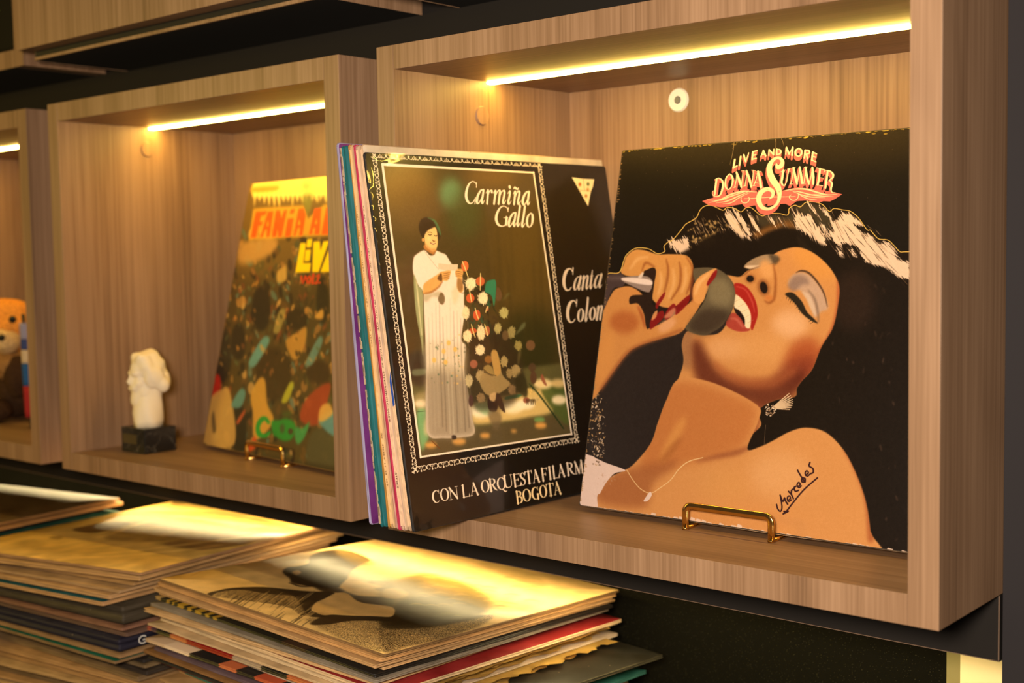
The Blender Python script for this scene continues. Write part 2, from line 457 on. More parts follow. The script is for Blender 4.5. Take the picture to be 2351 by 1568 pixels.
    A.blob((1870, 600), 60, 30, (220, 150, 72), .8, 16, .6)
    A.blob((1815, 745), 42, 34, (232, 176, 124), .9, 16)
    A.blob((1668, 800), 48, 26, (226, 164, 104), .8, 14)
    A.blob((1750, 800), 60, 36, (222, 158, 92), .7, 18)
    A.blob((1845, 825), 40, 52, (166, 74, 36), .8, 16, .5)
    A.blob((1830, 855), 55, 30, (120, 48, 30), .7, 16, -.5)
    A.stroke(Z3(130, 860, 180, 1020, 260, 1150, 430, 1240, 620, 1260, 800, 1210, 930, 1120), [26, 46, 58, 64, 66, 60, 40], (92, 38, 24), .85, 12)
    A.stroke(Z3(280, 1010, 400, 1110, 560, 1160, 740, 1150, 900, 1060), [14, 22, 26, 26, 18], (170, 92, 50), .6, 9)
    A.stroke(Z3(1250, 330, 1245, 560, 1200, 750, 1100, 930), [6, 9, 11, 12], (160, 64, 34), .75, 4)
    A.stroke(Z3(60, 780, 40, 900, 60, 1020), [30, 34, 20], (140, 96, 66), .6, 9)
    A.poly(Z3(150, 1180, 330, 1280, 600, 1330, 620, 1450, 520, 1568, 300, 1600, 60, 1500), (186, 112, 56), .75, 14)
    A.stroke(Z3(640, 1340, 600, 1430, 560, 1560, 470, 1700), [14, 18, 22, 24], (120, 52, 34), .7, 9)
    A.set_clip()
    # the far eye, nose
    A.poly(Z3(505, 245, 545, 205, 610, 170, 690, 150, 775, 165, 745, 215, 660, 240, 590, 265, 530, 262), (172, 140, 104), .95, 1.5)
    A.poly(Z3(520, 240, 600, 235, 650, 240, 590, 262, 535, 258), (228, 196, 160), .9, 1.5)
    A.poly(Z3(700, 150, 760, 160, 790, 190, 745, 235, 725, 200), (70, 56, 40), .8, 3)
    A.stroke(Z3(640, 240, 560, 270, 510, 310, 470, 325), [3, 3, 3, 1], (120, 70, 34), .6, 1.6)
    A.blob((1760, 618), 15, 22, (226, 162, 96), .9, 6, -.3)
    A.stroke(Z3(735, 225, 752, 320, 752, 420, 740, 500, 700, 530, 668, 512), [2, 5, 6, 7, 6, 3], (150, 84, 38), .8, 2.4)
    A.blob(Z3(556, 340)[0], 12, 10, (140, 82, 40), .8, 4)
    A.blob(Z3(660, 410)[0], 14, 20, (140, 82, 40), .8, 5, -.3)
    A.blob(Z3(555, 341)[0], 8.2, 7.4, (32, 20, 14), 1, 1)
    A.blob(Z3(661, 410)[0], 8.2, 13.5, (32, 20, 14), 1, 1.2, -.25)
    A.blob(Z3(700, 490)[0], 10, 7, (204, 120, 56), .8, 3)
    # closed eye
    A.poly(Z3(850, 380, 880, 320, 940, 290, 1010, 305, 1080, 370, 1130, 450, 1165, 570, 1110, 600, 1060, 640, 1030, 530, 960, 440, 890, 420), (196, 160, 132), .95, 3)
    A.poly(Z3(850, 400, 900, 320, 980, 320, 1020, 380, 960, 390, 900, 440), (140, 112, 98), .8, 4)
    A.poly(Z3(960, 440, 1020, 470, 1060, 560, 1070, 640, 1030, 580, 1000, 510), (214, 184, 156), .9, 2)
    A.stroke(Z3(1010, 430, 1060, 500, 1085, 600, 1090, 680), [3, 5, 5, 3], (120, 96, 78), .7, 2)
    A.poly(Z3(828, 462, 860, 448, 900, 458, 960, 520, 1000, 600, 1050, 650, 1085, 692, 1020, 660, 960, 610, 910, 540, 860, 490), (34, 27, 18), .95, 1.4)
    for i in range(14):
        q = i / 13
        p = Z3(850 + 210 * q, 465 + 205 * q)[0]
        A.stroke([p, p + np.array([-3 - 5 * q, 9 - 3 * q]) * R.uniform(.7, 1.3)], [1.6, .5], (34, 27, 18), .8)
    A.stroke(Z3(915, 292, 960, 278, 1020, 300, 1085, 372, 1135, 460, 1160, 560), [1.5, 4, 4.5, 4, 3, 1.2], (66, 44, 30), .9, .8)
    # mouth
    A.poly(Z3(428, 385, 470, 376, 520, 400, 565, 450, 602, 530, 614, 620, 595, 690, 570, 745, 556, 700, 556, 610, 510, 520, 440, 462), (168, 36, 28), 1, .7)
    A.stroke(Z3(450, 400, 520, 430, 570, 520, 590, 600), [3, 4, 4, 2], (206, 84, 68), .6, 1.4)
    A.poly(Z3(425, 560, 480, 580, 520, 660, 520, 700, 480, 690), (36, 20, 15), 1, 1)
    A.poly(Z3(365, 700, 395, 625, 430, 608, 480, 650, 510, 700, 555, 740, 500, 756, 430, 745), (172, 66, 50), 1, 1)
    A.stroke(Z3(400, 650, 450, 660, 500, 720), [4, 6, 4], (214, 120, 96), .6, 2)
    A.poly(Z3(440, 466, 510, 522, 556, 606, 560, 690, 545, 730, 515, 715, 510, 650, 470, 590, 430, 560), (244, 220, 176), 1, .8)
    for q in range(5):
        p = Z3(455 + 24 * q, 505 + 42 * q)[0]
        A.stroke([p + (9, -3), p + (-5, 4)], .9, (190, 150, 100), .55)
    # chest and shoulder
    chest = [(1366, 1160), (1372, 1137), (1386, 1117), (1402, 1096), (1430, 1082), (1455, 1066), (1494, 1019), (1511, 970), (1530, 920), (1560, 870), (1640, 880), (1738, 930), (1742, 965), (1716, 1030), (1745, 1026), (1775, 1012), (1812, 992), (1850, 982), (1895, 992), (1935, 1030), (1965, 1085), (1988, 1150), (1999, 1220), (2004, 1300), (1600, 1300), (1366, 1230)]
    A.poly(chest, (212, 146, 82), 1, 1.0)
    A.set_clip(np.vstack([chest[:15], chest[15:]]))
    A.poly([(1520, 900), (1600, 880), (1730, 930), (1735, 960), (1700, 1030), (1600, 1060), (1500, 1080), (1470, 1060)], (188, 112, 56), .8, 14)
    A.poly([(1370, 1150), (1400, 1095), (1470, 1070), (1560, 1060), (1500, 1110), (1480, 1165)], (158, 92, 50), .75, 12)
    A.blob((1545, 1010), 12, 60, (222, 156, 80), .6, 9, .5)
    A.blob((1540, 1035), 8, 40, (160, 92, 44), .6, 7, .7)
    A.stroke([(1716, 1030), (1690, 1040), (1650, 1048), (1600, 1060)], [10, 12, 10, 4], (128, 62, 36), .6, 6)
    A.blob((1790, 1090), 70, 55, (226, 166, 106), .7, 24)
    A.blob((1660, 1120), 60, 40, (216, 152, 84), .6, 20)
    A.stroke([(1940, 1030), (1970, 1085), (1992, 1150), (2000, 1240)], [8, 12, 14, 14], (160, 78, 40), .7, 5)
    A.set_clip()
    # torn white corner and curls above it
    A.poly([(1300, 1040), (1352, 1045), (1372, 1054), (1394, 1064), (1436, 1080), (1412, 1087), (1396, 1103), (1386, 1118), (1378, 1133), (1371, 1142), (1369, 1200), (1300, 1200)], (230, 200, 182), 1, .6)
    for i in range(26):
        A.blob((R.uniform(1372, 1412), 1094 + R.uniform(-14, 40) * .5), R.uniform(.6, 2), R.uniform(.6, 2), (200, 160, 130), .5, .6)
    for i in range(150):
        q = R.random()
        x = 1356 + 22 * math.sin(q * 3.1) * R.random() + R.gauss(8, 7) + 26 * max(0, q - .7)
        y = 905 + 165 * q
        A.blob((x, y), R.uniform(1, 3.6), R.uniform(.7, 2.2), R.choice([(226, 190, 146), (190, 146, 92), (90, 66, 44), (236, 208, 176)]), R.uniform(.5, .95), .5, R.uniform(0, 3))
    # necklace
    A.stroke(Z4(450, 800, 500, 880, 560, 950, 640, 985, 720, 940, 800, 880, 870, 790, 950, 730, 1060, 700), [1.6, 1.8, 1.8, 1.8, 1.8, 1.8, 2.2, 2.4, 2.0], (236, 196, 136), .9, .5)
    A.poly(Z4(635, 975, 650, 1000, 620, 1045, 585, 1050, 600, 1020), (232, 206, 190), .95, .6)
    # arm and hand
    A.poly(Z2(60, 1640, 90, 1400, 150, 830, 190, 740, 280, 575, 330, 510, 440, 480, 520, 500, 600, 560, 640, 640, 665, 800, 655, 910, 760, 880, 900, 800, 1010, 700, 1100, 640, 1240, 440, 1290, 480, 1240, 600, 1130, 790, 1000, 955, 800, 1020, 560, 1100, 420, 1210, 160, 1568, 100, 1640), (206, 138, 72), 1, .8)
    A.blob(Z2(420, 850)[0], 34, 26, (172, 92, 44), .8, 10)
    A.blob(Z2(230, 1200)[0], 18, 60, (216, 146, 74), .7, 9, .2)
    A.stroke(Z2(180, 1540, 430, 1190, 600, 1080, 830, 1000, 1010, 930), [8, 9, 8, 8, 7], (150, 84, 44), .7, 4)
    A.stroke(Z2(560, 690, 600, 780, 630, 900), [4, 7, 4], (150, 66, 30), .7, 3)
    A.blob(Z2(860, 880)[0], 24, 12, (226, 164, 116), .8, 6, -.6)
    A.poly(Z2(475, 660, 490, 580, 640, 560, 720, 480, 745, 400, 760, 440, 705, 640, 745, 700, 690, 800, 665, 920, 640, 880, 620, 760, 560, 660), (42, 27, 19), 1, 1.4)
    A.poly(Z2(385, 340, 415, 250, 440, 175, 520, 108, 620, 108, 760, 150, 900, 150, 1060, 165, 1125, 260, 1110, 400, 1085, 590, 1000, 660, 900, 700, 800, 690, 730, 640, 708, 600, 720, 500, 735, 300, 640, 320, 590, 372, 480, 380), (210, 146, 76), 1, .8)
    A.poly(Z2(620, 330, 650, 315, 735, 300, 740, 380, 700, 470, 640, 370), (46, 28, 20), 1, 1.5)
    for pts in (Z2(850, 200, 870, 300, 860, 420, 830, 540), Z2(985, 230, 1000, 330, 985, 480, 900, 620), Z2(1060, 180, 1120, 290, 1105, 430, 1060, 560), Z2(600, 320, 640, 240, 730, 280)):
        A.stroke(pts, [3, 6, 6, 4], (150, 84, 38), .75, 2.2)
    for pts in (Z2(790, 330, 800, 440, 770, 560), Z2(920, 300, 930, 440, 880, 600), Z2(1050, 280, 1050, 420, 1010, 540), Z2(480, 300, 560, 200, 660, 180)):
        A.stroke(pts, [4, 8, 5], (234, 178, 112), .7, 3)
    for pts in (Z2(742, 668, 790, 590, 838, 540, 830, 590, 780, 670, 760, 712, 745, 705), Z2(690, 830, 730, 780, 810, 730, 825, 800, 700, 920, 680, 890), Z2(950, 690, 1010, 630, 1090, 570, 1080, 650, 960, 770, 940, 740), Z2(850, 740, 920, 660, 950, 700, 900, 790, 840, 825)):
        A.poly(pts, (132, 24, 22), .95, 1)
    A.poly(Z2(700, 830, 720, 760, 760, 730, 745, 800), (222, 150, 90), .9, 1.2)
    A.poly(Z2(825, 800, 930, 700, 945, 760, 900, 800), (222, 156, 112), .7, 2)
    # microphone
    A.poly(Z2(200, 405, 260, 362, 380, 345, 430, 420, 400, 485, 300, 510, 210, 720, 170, 720), (72, 56, 54), 1, 1.2)
    A.stroke(Z2(240, 400, 400, 395), [6, 9], (112, 92, 86), .6, 4)
    A.poly(Z2(400, 395, 480, 378, 640, 375, 705, 420, 710, 460, 690, 520, 640, 540, 420, 440), (150, 128, 116), 1, 1)
    A.poly(Z2(400, 395, 560, 395, 690, 420, 680, 470, 420, 425), (240, 216, 200), .95, 1.6)
    A.poly(Z2(560, 390, 600, 340, 620, 345, 595, 395), (230, 206, 186), .9, 1)
    ball = Z2(1130, 310, 1200, 290, 1300, 288, 1400, 312, 1500, 390, 1552, 500, 1558, 590, 1530, 720, 1430, 880, 1330, 950, 1250, 985, 1150, 972, 1050, 920, 1100, 830, 1230, 650, 1290, 480, 1240, 440, 1150, 440)
    A.poly(ball, (98, 84, 60), 1, .8)
    A.poly(Z2(1300, 440, 1450, 400, 1540, 540, 1500, 680, 1300, 640), (134, 118, 84), .85, 9)
    A.poly(Z2(1100, 850, 1250, 720, 1500, 760, 1400, 900, 1250, 975, 1100, 930), (62, 47, 34), .85, 9)
    A.poly(Z2(1120, 600, 1128, 480, 1190, 385, 1270, 335, 1340, 300, 1372, 312, 1330, 410, 1270, 490, 1240, 620, 1180, 660), (222, 154, 84), 1, .9)
    A.stroke(Z2(1150, 560, 1190, 450, 1290, 350), [5, 8, 4], (240, 188, 124), .7, 3)
    A.stroke(Z2(1130, 400, 1110, 500, 1115, 630), [4, 7, 4], (130, 66, 36), .8, 2)
    A.poly(Z2(1372, 310, 1360, 380, 1280, 475, 1272, 440, 1330, 345), (138, 26, 24), 1, .8)
    # earring
    for i in range(9):
        q = i / 8
        a = Z3(725, 1355)[0]
        b = Z3(860 + 30 * math.sin(q * 3), 1240 + 125 * q)[0]
        A.stroke([a, (a + b) / 2, b], [2.2, 3.2, 2.2], (222, 188, 146), .95, .5)
        A.stroke([a + (0, 2), b + (0, 2)], [.8, .9], (90, 60, 40), .6)
    for i in range(60):
        an, rr = R.uniform(0, 6.3), 14 * math.sqrt(R.random())
        A.blob(Z3(710, 1368)[0] + (rr * math.cos(an), rr * math.sin(an)), 1.5, 1.5, R.choice([(214, 184, 152), (160, 124, 90), (120, 88, 62), (240, 216, 186)]), .9)
    A.stroke([(1758, 976), (1755, 1022)], .8, (190, 150, 110), .6)
    # gold cut-out line
    A.stroke(contour, 1.9, (236, 192, 96), .95, .4)
    # lettering, coral extrusion first
    cr, red, gap = (255, 228, 168), (216, 108, 92), (26, 18, 14)
    wing = ZT(80, 925, 170, 892, 260, 870, 500, 775, 700, 735, 900, 765, 1040, 730, 1250, 770, 1320, 760, 1500, 715, 1800, 745, 2060, 790, 2185, 820, 2080, 890, 2000, 930, 1900, 925, 1830, 950, 1650, 915, 1500, 925, 1400, 1000, 1330, 965, 1220, 970, 1060, 1000, 860, 990, 730, 1022, 680, 970, 400, 1018, 330, 1015, 170, 980)
    A.poly(wing, red, 1, .4, sm=False)
    def letters(strokes, ex, n):
        for k in range(n, 0, -1):
            for pts, w in strokes:
                P = ZT(*pts)
                A.stroke(P + np.array(ex) * k / n, np.array(w, float) / 6.53 * 1.12, red, sm=len(P) > 2)
    def top(strokes):
        for pts, w in strokes:
            P = ZT(*pts)
            A.stroke(P, np.array(w, float) / 6.53, cr, sm=len(P) > 2)
    live = [((572, 300, 548, 428), (26, 26)), ((548, 425, 605, 395), (20, 20)), ((660, 255, 640, 385), (26, 26)), ((705, 230, 735, 330), (28, 26)), ((780, 200, 735, 330), (14, 14)),
            ((842, 185, 832, 300), (26, 26)), ((842, 185, 905, 165), (18, 18)), ((838, 240, 885, 228), (18, 18)), ((832, 298, 895, 280), (18, 18)),
            ((1000, 165, 962, 258), (16, 16)), ((1000, 165, 1035, 245), (26, 26)), ((975, 228, 1022, 218), (14, 14)),
            ((1085, 152, 1080, 238), (18, 18)), ((1088, 155, 1155, 228), (24, 24)), ((1158, 145, 1155, 230), (18, 18)),
            ((1200, 145, 1198, 225), (24, 24)), ((1200, 145, 1250, 155, 1262, 185, 1245, 215, 1198, 225), (14, 20, 22, 18, 14)),
            ((1345, 118, 1335, 220), (18, 18)), ((1345, 120, 1385, 215), (28, 28)), ((1385, 215, 1440, 118), (14, 14)), ((1440, 118, 1432, 235), (28, 28)),
            ((1530, 130, 1485, 165, 1485, 225, 1530, 250, 1570, 215, 1570, 160, 1530, 130), (16, 26, 26, 16, 26, 26, 16)),
            ((1628, 160, 1615, 275), (26, 26)), ((1628, 160, 1680, 165, 1690, 205, 1622, 225), (16, 22, 20, 14)), ((1645, 222, 1665, 290), (26, 26)),
            ((1742, 190, 1728, 310), (26, 26)), ((1742, 190, 1800, 215), (18, 18)), ((1735, 250, 1785, 265), (18, 18)), ((1728, 308, 1790, 335), (18, 18))]
    donna = [((298, 600, 280, 720, 270, 830), (26, 30, 22)), ((268, 605, 330, 580, 385, 625, 390, 720, 350, 830, 290, 855, 240, 830, 235, 785, 262, 765), (8, 16, 26, 32, 22, 12, 8, 8, 6)),
             ((490, 515, 440, 580, 430, 690, 465, 748, 515, 715, 540, 620, 525, 545, 490, 515), (12, 20, 30, 16, 14, 28, 26, 12)),
             ((600, 500, 590, 610, 570, 715), (10, 12, 12)), ((595, 490, 640, 620, 670, 715), (28, 36, 26)), ((695, 470, 680, 600, 668, 715), (10, 12, 14)), ((668, 465, 722, 470), (8, 8)), ((550, 722, 590, 710), (8, 8)),
             ((752, 475, 740, 590, 722, 695), (10, 12, 12)), ((745, 468, 790, 600, 818, 712), (28, 36, 26)), ((850, 460, 838, 600, 818, 712), (10, 12, 14)), ((822, 458, 880, 465), (8, 8)), ((700, 700, 740, 692), (8, 8)),
             ((912, 490, 890, 600, 855, 690), (10, 12, 12)), ((918, 475, 945, 590, 965, 715), (24, 34, 38)), ((880, 650, 945, 655), (9, 9)), ((838, 695, 880, 690), (8, 8)), ((895, 478, 970, 480), (8, 10))]
    summ = [((1300, 460, 1282, 580, 1275, 650, 1310, 690, 1345, 640, 1365, 540, 1385, 440), (28, 32, 30, 16, 12, 14, 18)), ((1262, 485, 1330, 455), (8, 8)), ((1360, 442, 1410, 432), (8, 8)),
            ((1452, 430, 1435, 560, 1410, 665), (10, 12, 12)), ((1450, 425, 1480, 560, 1505, 665), (30, 36, 28)), ((1545, 415, 1525, 560, 1505, 665), (10, 12, 12)), ((1545, 415, 1570, 560, 1580, 655), (30, 36, 30)),
            ((1635, 418, 1622, 560, 1605, 660), (10, 12, 12)), ((1632, 418, 1655, 560, 1685, 665), (30, 36, 28)), ((1735, 420, 1715, 560, 1685, 665), (10, 12, 12)), ((1735, 420, 1750, 560, 1748, 665), (30, 36, 30)), ((1395, 668, 1440, 665), (8, 8)), ((1590, 662, 1630, 660), (8, 8)), ((1420, 430, 1480, 415), (8, 8)), ((1610, 418, 1660, 410), (8, 8)),
            ((1850, 440, 1835, 580, 1815, 680), (28, 32, 28)), ((1800, 425, 1925, 455), (12, 14)), ((1840, 570, 1905, 580), (10, 10)), ((1795, 675, 1890, 695), (12, 12)), ((1920, 455, 1918, 490), (10, 8)),
            ((1965, 475, 1950, 600, 1930, 725), (28, 32, 28)), ((1930, 460, 2000, 475, 2045, 520, 2040, 570, 1985, 610), (10, 20, 30, 26, 12)), ((1985, 605, 2030, 660, 2015, 740, 2030, 790, 2085, 800), (14, 28, 24, 16, 8))]
    bigS = [((1195, 372, 1215, 415, 1265, 395, 1288, 335, 1255, 285, 1195, 278, 1130, 325, 1090, 410, 1100, 510, 1150, 620, 1218, 720, 1242, 830, 1222, 930, 1160, 1005, 1070, 1042, 975, 1010, 932, 920, 945, 825, 1005, 760, 1085, 745, 1142, 785, 1135, 850, 1088, 893),
             (30, 62, 66, 54, 46, 38, 52, 78, 92, 100, 92, 62, 42, 38, 44, 64, 76, 76, 66, 60, 56, 40, 8))]
    letters(live, (-1.2, 9.5), 7)
    letters(bigS, (-1.5, 10), 7)
    letters(donna, (4, 9), 7)
    letters(summ, (-4, 9), 7)
    for pts in ((430, 828, 455, 800, 475, 826), (540, 790, 555, 765, 565, 790), (630, 770, 640, 700, 652, 768), (790, 770, 798, 712, 812, 765), (900, 790, 915, 740, 922, 785), (345, 720, 358, 640, 350, 700), (1010, 985, 1060, 960, 1060, 1000), (1410, 735, 1425, 705, 1432, 735), (1590, 725, 1608, 695, 1615, 725), (1160, 830, 1180, 770, 1185, 840), (1370, 640, 1385, 560, 1380, 640), (1850, 660, 1870, 620, 1876, 650), (1900, 800, 1920, 780, 1930, 800)):
        A.poly(ZT(*pts), gap, .95, .3, sm=False)
    for pts, w in [((150, 905, 330, 905, 520, 820, 700, 778, 905, 790), (6, 10, 22, 22, 4)), ((180, 948, 360, 905, 520, 850, 700, 790), (4, 16, 18, 10)), ((290, 950, 450, 925, 600, 860, 760, 790), (4, 16, 18, 8)), ((390, 965, 480, 960, 560, 925, 640, 870, 800, 795), (5, 12, 14, 12, 5)),
                   ((1300, 772, 1450, 745, 1640, 745, 1800, 790, 1960, 830, 2110, 820), (5, 16, 24, 22, 16, 5)), ((1400, 765, 1560, 790, 1720, 830, 1900, 850, 2060, 858), (5, 16, 18, 14, 4)), ((1440, 780, 1560, 825, 1700, 860, 1930, 875), (5, 14, 16, 4)), ((1500, 800, 1600, 860, 1700, 895, 1800, 900), (5, 14, 12, 4)), ((1640, 845, 1800, 820, 2000, 830), (4, 8, 4)), ((150, 905, 330, 915, 480, 890), (3, 8, 4)),
                   ((710, 888, 800, 885, 1000, 872, 1200, 862, 1380, 858, 1480, 852), (8, 9, 10, 10, 9, 6)), ((670, 870, 665, 905, 690, 945, 740, 950, 780, 920, 790, 880, 765, 860), (8, 10, 12, 12, 12, 10, 6)), ((1525, 820, 1520, 870, 1480, 910, 1430, 910, 1395, 880, 1392, 850, 1420, 828), (8, 10, 12, 12, 12, 10, 6))]:
        A.stroke(ZT(*pts), np.array(w) / 6.53, cr, .95)
    top(live); top(donna); top(summ); top(bigS)
    # signature in black marker
    ink = (52, 24, 26)
    for pts in ((1025, 428, 1035, 465, 1056, 487, 1070, 460, 1065, 405, 1055, 352), (1055, 352, 1070, 392, 1079, 404, 1087, 386, 1092, 376), (1092, 376, 1102, 404, 1118, 428), (1118, 398, 1140, 378, 1130, 358, 1114, 375, 1125, 405, 1150, 390), (1124, 320, 1150, 350, 1165, 382), (1148, 345, 1150, 312, 1172, 298),
                (1188, 278, 1172, 290, 1182, 320, 1208, 312), (1202, 282, 1222, 264, 1210, 246, 1196, 265, 1210, 290, 1232, 275), (1264, 214, 1238, 208, 1236, 240, 1262, 240, 1262, 215), (1200, 145, 1225, 190, 1262, 245), (1266, 188, 1290, 166, 1276, 150, 1262, 170, 1280, 195, 1302, 178), (1303, 80, 1296, 110, 1326, 130, 1330, 162, 1308, 174),
                (1080, 508, 1112, 480, 1150, 430, 1250, 310, 1365, 208), (1080, 508, 1122, 486, 1085, 488)):
        A.stroke(ZM(*pts), 3.4 if len(pts) < 11 else 3.0, ink, .97, .3)
    # wear along the edges, creases
    for (a, b) in (((1686, 325), (1676, 378)), ((1781, 315), (1780, 345)), ((1791, 312), (1800, 334)), ((1405, 420), (1402, 470)), ((1565, 335), (1566, 342))):
        A.stroke([a, ((a[0] + b[0]) / 2 + 1.5, (a[1] + b[1]) / 2), b], [1.6, 1.0, .6], (196, 166, 110), .7)
    N = A.W
    for i in range(420):
        e = R.random()
        if e < .5:
            c = (R.random() * N, abs(R.gauss(0, 3)))
            col = (206, 170, 60)
        else:
            c = (abs(R.gauss(0, 2.5)), R.random() * N)
            col = (170, 130, 80)
        x, y = c
        r = R.uniform(.6, 2.6)
        A.poly([(x, y - r), (x + 2.5 * r, y), (x, y + r), (x - 2.5 * r, y)], col, R.uniform(.4, .9), 0, raw=True)
    for i in range(60):
        x = i / 60 * N * 1.02
        hh = R.uniform(1.5, 6) + (7 if .22 < i / 60 < .55 else 0) * R.random()
        A.poly([(x - 6, N + 2), (x + 14, N + 2), (x + 12, N - hh * R.uniform(.4, 1)), (x, N - hh)], (228, 196, 170), .95, .4, raw=True, sm=False)
    for i in range(70):
        A.blob((R.uniform(1440, 2080), R.uniform(330, 460)), 1, 1, (120, 100, 70), R.uniform(.2, .7))
    A.grain(2.6)
    A.grain(2.0, 2)
    return A

def art_stage():
    A = Art(900, 900, STG_O, STG_U, STG_V, STG_S, STG_S, (30, 24, 17))
    Z5, Z6, ZC, ZL, ZR, ZW, ZF = zm(830, 340, 3.408), zm(830, 780, 3.408), zm(1040, 400, 10.686), zm(960, 1050, 5.8775), zm(1270, 390, 4.238), zm(920, 480, 6.535), zm(1050, 600, 3.732)
    R = random.Random(8)
    cream = (250, 226, 196)
    inner = [Z5(160, 130)[0], Z5(1345, 195)[0], (1312, 998), (965, 1051)]
    inn = A.px(inner)
    A.poly(inner, (80, 64, 31), sm=False)
    # stage backdrop
    def clip(m, x0, y0):
        return m
    A.blob(Z5(330, 300)[0], 70, 70, (160, 118, 50), .8, 40)
    A.blob(Z5(420, 520)[0], 60, 70, (110, 82, 40), .6, 36)
    A.blob(Z5(1000, 230)[0], 60, 24, (124, 92, 38), .7, 22)
    A.blob((1035, 445), 26, 34, (108, 150, 98), .9, 15)
    A.blob((1065, 490), 40, 60, (78, 82, 40), .7, 22)
    A.blob((960, 700), 40, 120, (84, 62, 36), .7, 30)
    A.blob((1200, 620), 70, 130, (90, 70, 28), .6, 40)
    A.blob((1215, 800), 70, 90, (40, 42, 20), .8, 34)
    for i in range(26):
        x = R.uniform(1100, 1240)
        A.stroke([(x, R.uniform(460, 620)), (x + 8, R.uniform(640, 800))], R.uniform(2, 7), R.choice([(46, 38, 18), (84, 66, 28)]), .22, 4)
    # floor
    A.poly(Z6(370, 330, 1560, 190, 1650, 730, 440, 960), (96, 90, 52), .9, 4, sm=False)
    A.poly(Z6(360, 130, 520, 110, 520, 330, 400, 350), (60, 48, 34), .9, 6)
    A.poly(Z6(400, 240, 500, 235, 505, 275, 405, 285), (118, 122, 88), .8, 2)
    A.poly(Z6(410, 440, 520, 425, 520, 560, 430, 570), (170, 150, 96), .8, 6)
    A.poly(Z6(430, 570, 525, 565, 530, 740, 470, 880), (126, 176, 112), .9, 5)
    A.poly(Z6(495, 640, 530, 620, 530, 740, 490, 740), (240, 208, 150), .8, 6)
    A.blob(Z6(465, 505)[0], 16, 9, (250, 224, 176), .9, 5)
    A.poly(Z6(470, 880, 620, 730, 900, 700, 1300, 620, 1620, 600, 1640, 730, 480, 930), (92, 76, 48), .85, 8)
    A.poly(Z6(850, 520, 1200, 430, 1480, 390, 1500, 560, 1300, 610, 1120, 640, 870, 660), (224, 190, 116), .95, 5)
    A.blob(Z6(930, 560)[0], 26, 16, (255, 244, 206), .9, 6)
    A.blob(Z6(1180, 530)[0], 26, 15, (255, 240, 196), .9, 6)
    A.blob(Z6(1280, 510)[0], 22, 12, (255, 240, 200), .9, 5)
    A.poly(Z6(880, 510, 1000, 490, 1020, 560, 960, 590), (150, 196, 130), .7, 4)
    A.poly(Z6(1130, 450, 1240, 430, 1240, 450, 1130, 475), (60, 120, 80), .9, 1)
    A.poly(Z6(1400, 380, 1620, 400, 1640, 640, 1560, 640), (84, 96, 44), .9, 4)
    A.blob(Z6(1420, 350)[0], 22, 12, (250, 222, 160), .9, 5)
    A.blob(Z6(1540, 345)[0], 18, 10, (236, 200, 130), .85, 5)
    A.blob(Z6(1545, 475)[0], 17, 11, (255, 232, 184), .95, 4)
    A.stroke(Z6(1310, 350, 1400, 450, 1580, 700), [2, 4, 3], (40, 56, 28), .9, .8)
    A.blob(Z6(1390, 630)[0], 13, 6, (120, 170, 96), .8, 3)
    for p, r in (((965, 755), 12), ((1190, 720), 7), ((1400, 675), 14), ((760, 800), 16), ((540, 830), 14)):
        A.blob(Z6(*p)[0], r, r * .5, (236, 170, 84), .9, 4)
    A.stroke(Z6(545, 795, 610, 858), 2, (110, 60, 24), .9)
    A.stroke(Z6(435, 570, 520, 560), 1.2, (60, 70, 40), .8)
    # the singer in a long pale dress
    dress = np.vstack([ZW(345, 625, 430, 700, 500, 690, 525, 632, 600, 660, 670, 690, 710, 750, 765, 835, 850, 900, 915, 1010, 945, 1120, 945, 1400, 955, 1568), Z6(780, 0, 815, 60, 800, 250, 830, 400, 860, 600, 880, 740, 760, 770, 640, 775, 520, 750, 500, 500, 505, 200), ZW(345, 1568, 340, 1300, 320, 1230, 260, 1160, 190, 1000, 175, 880, 185, 760, 215, 700)])
    A.poly(dress, (246, 222, 196), 1, .8)
    A.poly(ZW(190, 1000, 260, 1160, 320, 1240, 335, 1568, 330, 2200, 300, 2000, 215, 1500), (166, 164, 112), .95, 1.2)
    A.stroke(ZW(230, 1100, 260, 1400, 310, 1900), [2, 4, 2], (226, 214, 160), .8, 1)
    A.poly(np.vstack([Z6(505, 250, 640, 200, 810, 260, 830, 400, 860, 600, 880, 740, 760, 770, 640, 775, 520, 750, 500, 500)]), (150, 132, 104), .85, 9)
    A.poly(np.vstack([Z6(490, 40, 640, 20, 810, 60, 815, 300, 640, 260, 505, 260)]), (214, 196, 160), .6, 10)
    for i in range(13):
        x = 975 + i * 8.2
        A.stroke([(x, 690 + R.uniform(-10, 60)), (x + 3, 850), (x + 6 + i * .5, 985 + R.uniform(-10, 15))], [1, 2.6, 3.4], R.choice([(120, 104, 82), (176, 158, 128), (200, 184, 154)]), .5, 1.6)
    for i in range(46):
        p = Z6(R.uniform(530, 810), R.uniform(-40, 350))[0]
        A.blob(p, R.uniform(.8, 3), R.uniform(.8, 2.4), R.choice([(232, 176, 84), (236, 190, 110), (90, 110, 76), (120, 116, 84), (214, 166, 110)]), .75, .8)
    for p in ((680, 30), (640, 95), (730, 80), (565, 165), (655, 180)):
        A.blob(Z6(*p)[0], 4.5, 6, (238, 186, 96), .9, 1)
    A.poly(Z6(705, 755, 735, 755, 740, 780, 708, 785), (50, 38, 30), .9, .8)
    A.poly(ZW(340, 1290, 460, 1270, 560, 1240, 640, 1290, 560, 1330, 470, 1320, 400, 1390, 340, 1380), (190, 172, 132), .8, 3)
    A.poly(ZW(555, 1350, 600, 1260, 650, 1310, 655, 1390, 625, 1440, 580, 1420), (118, 94, 60), .95, 1.5)
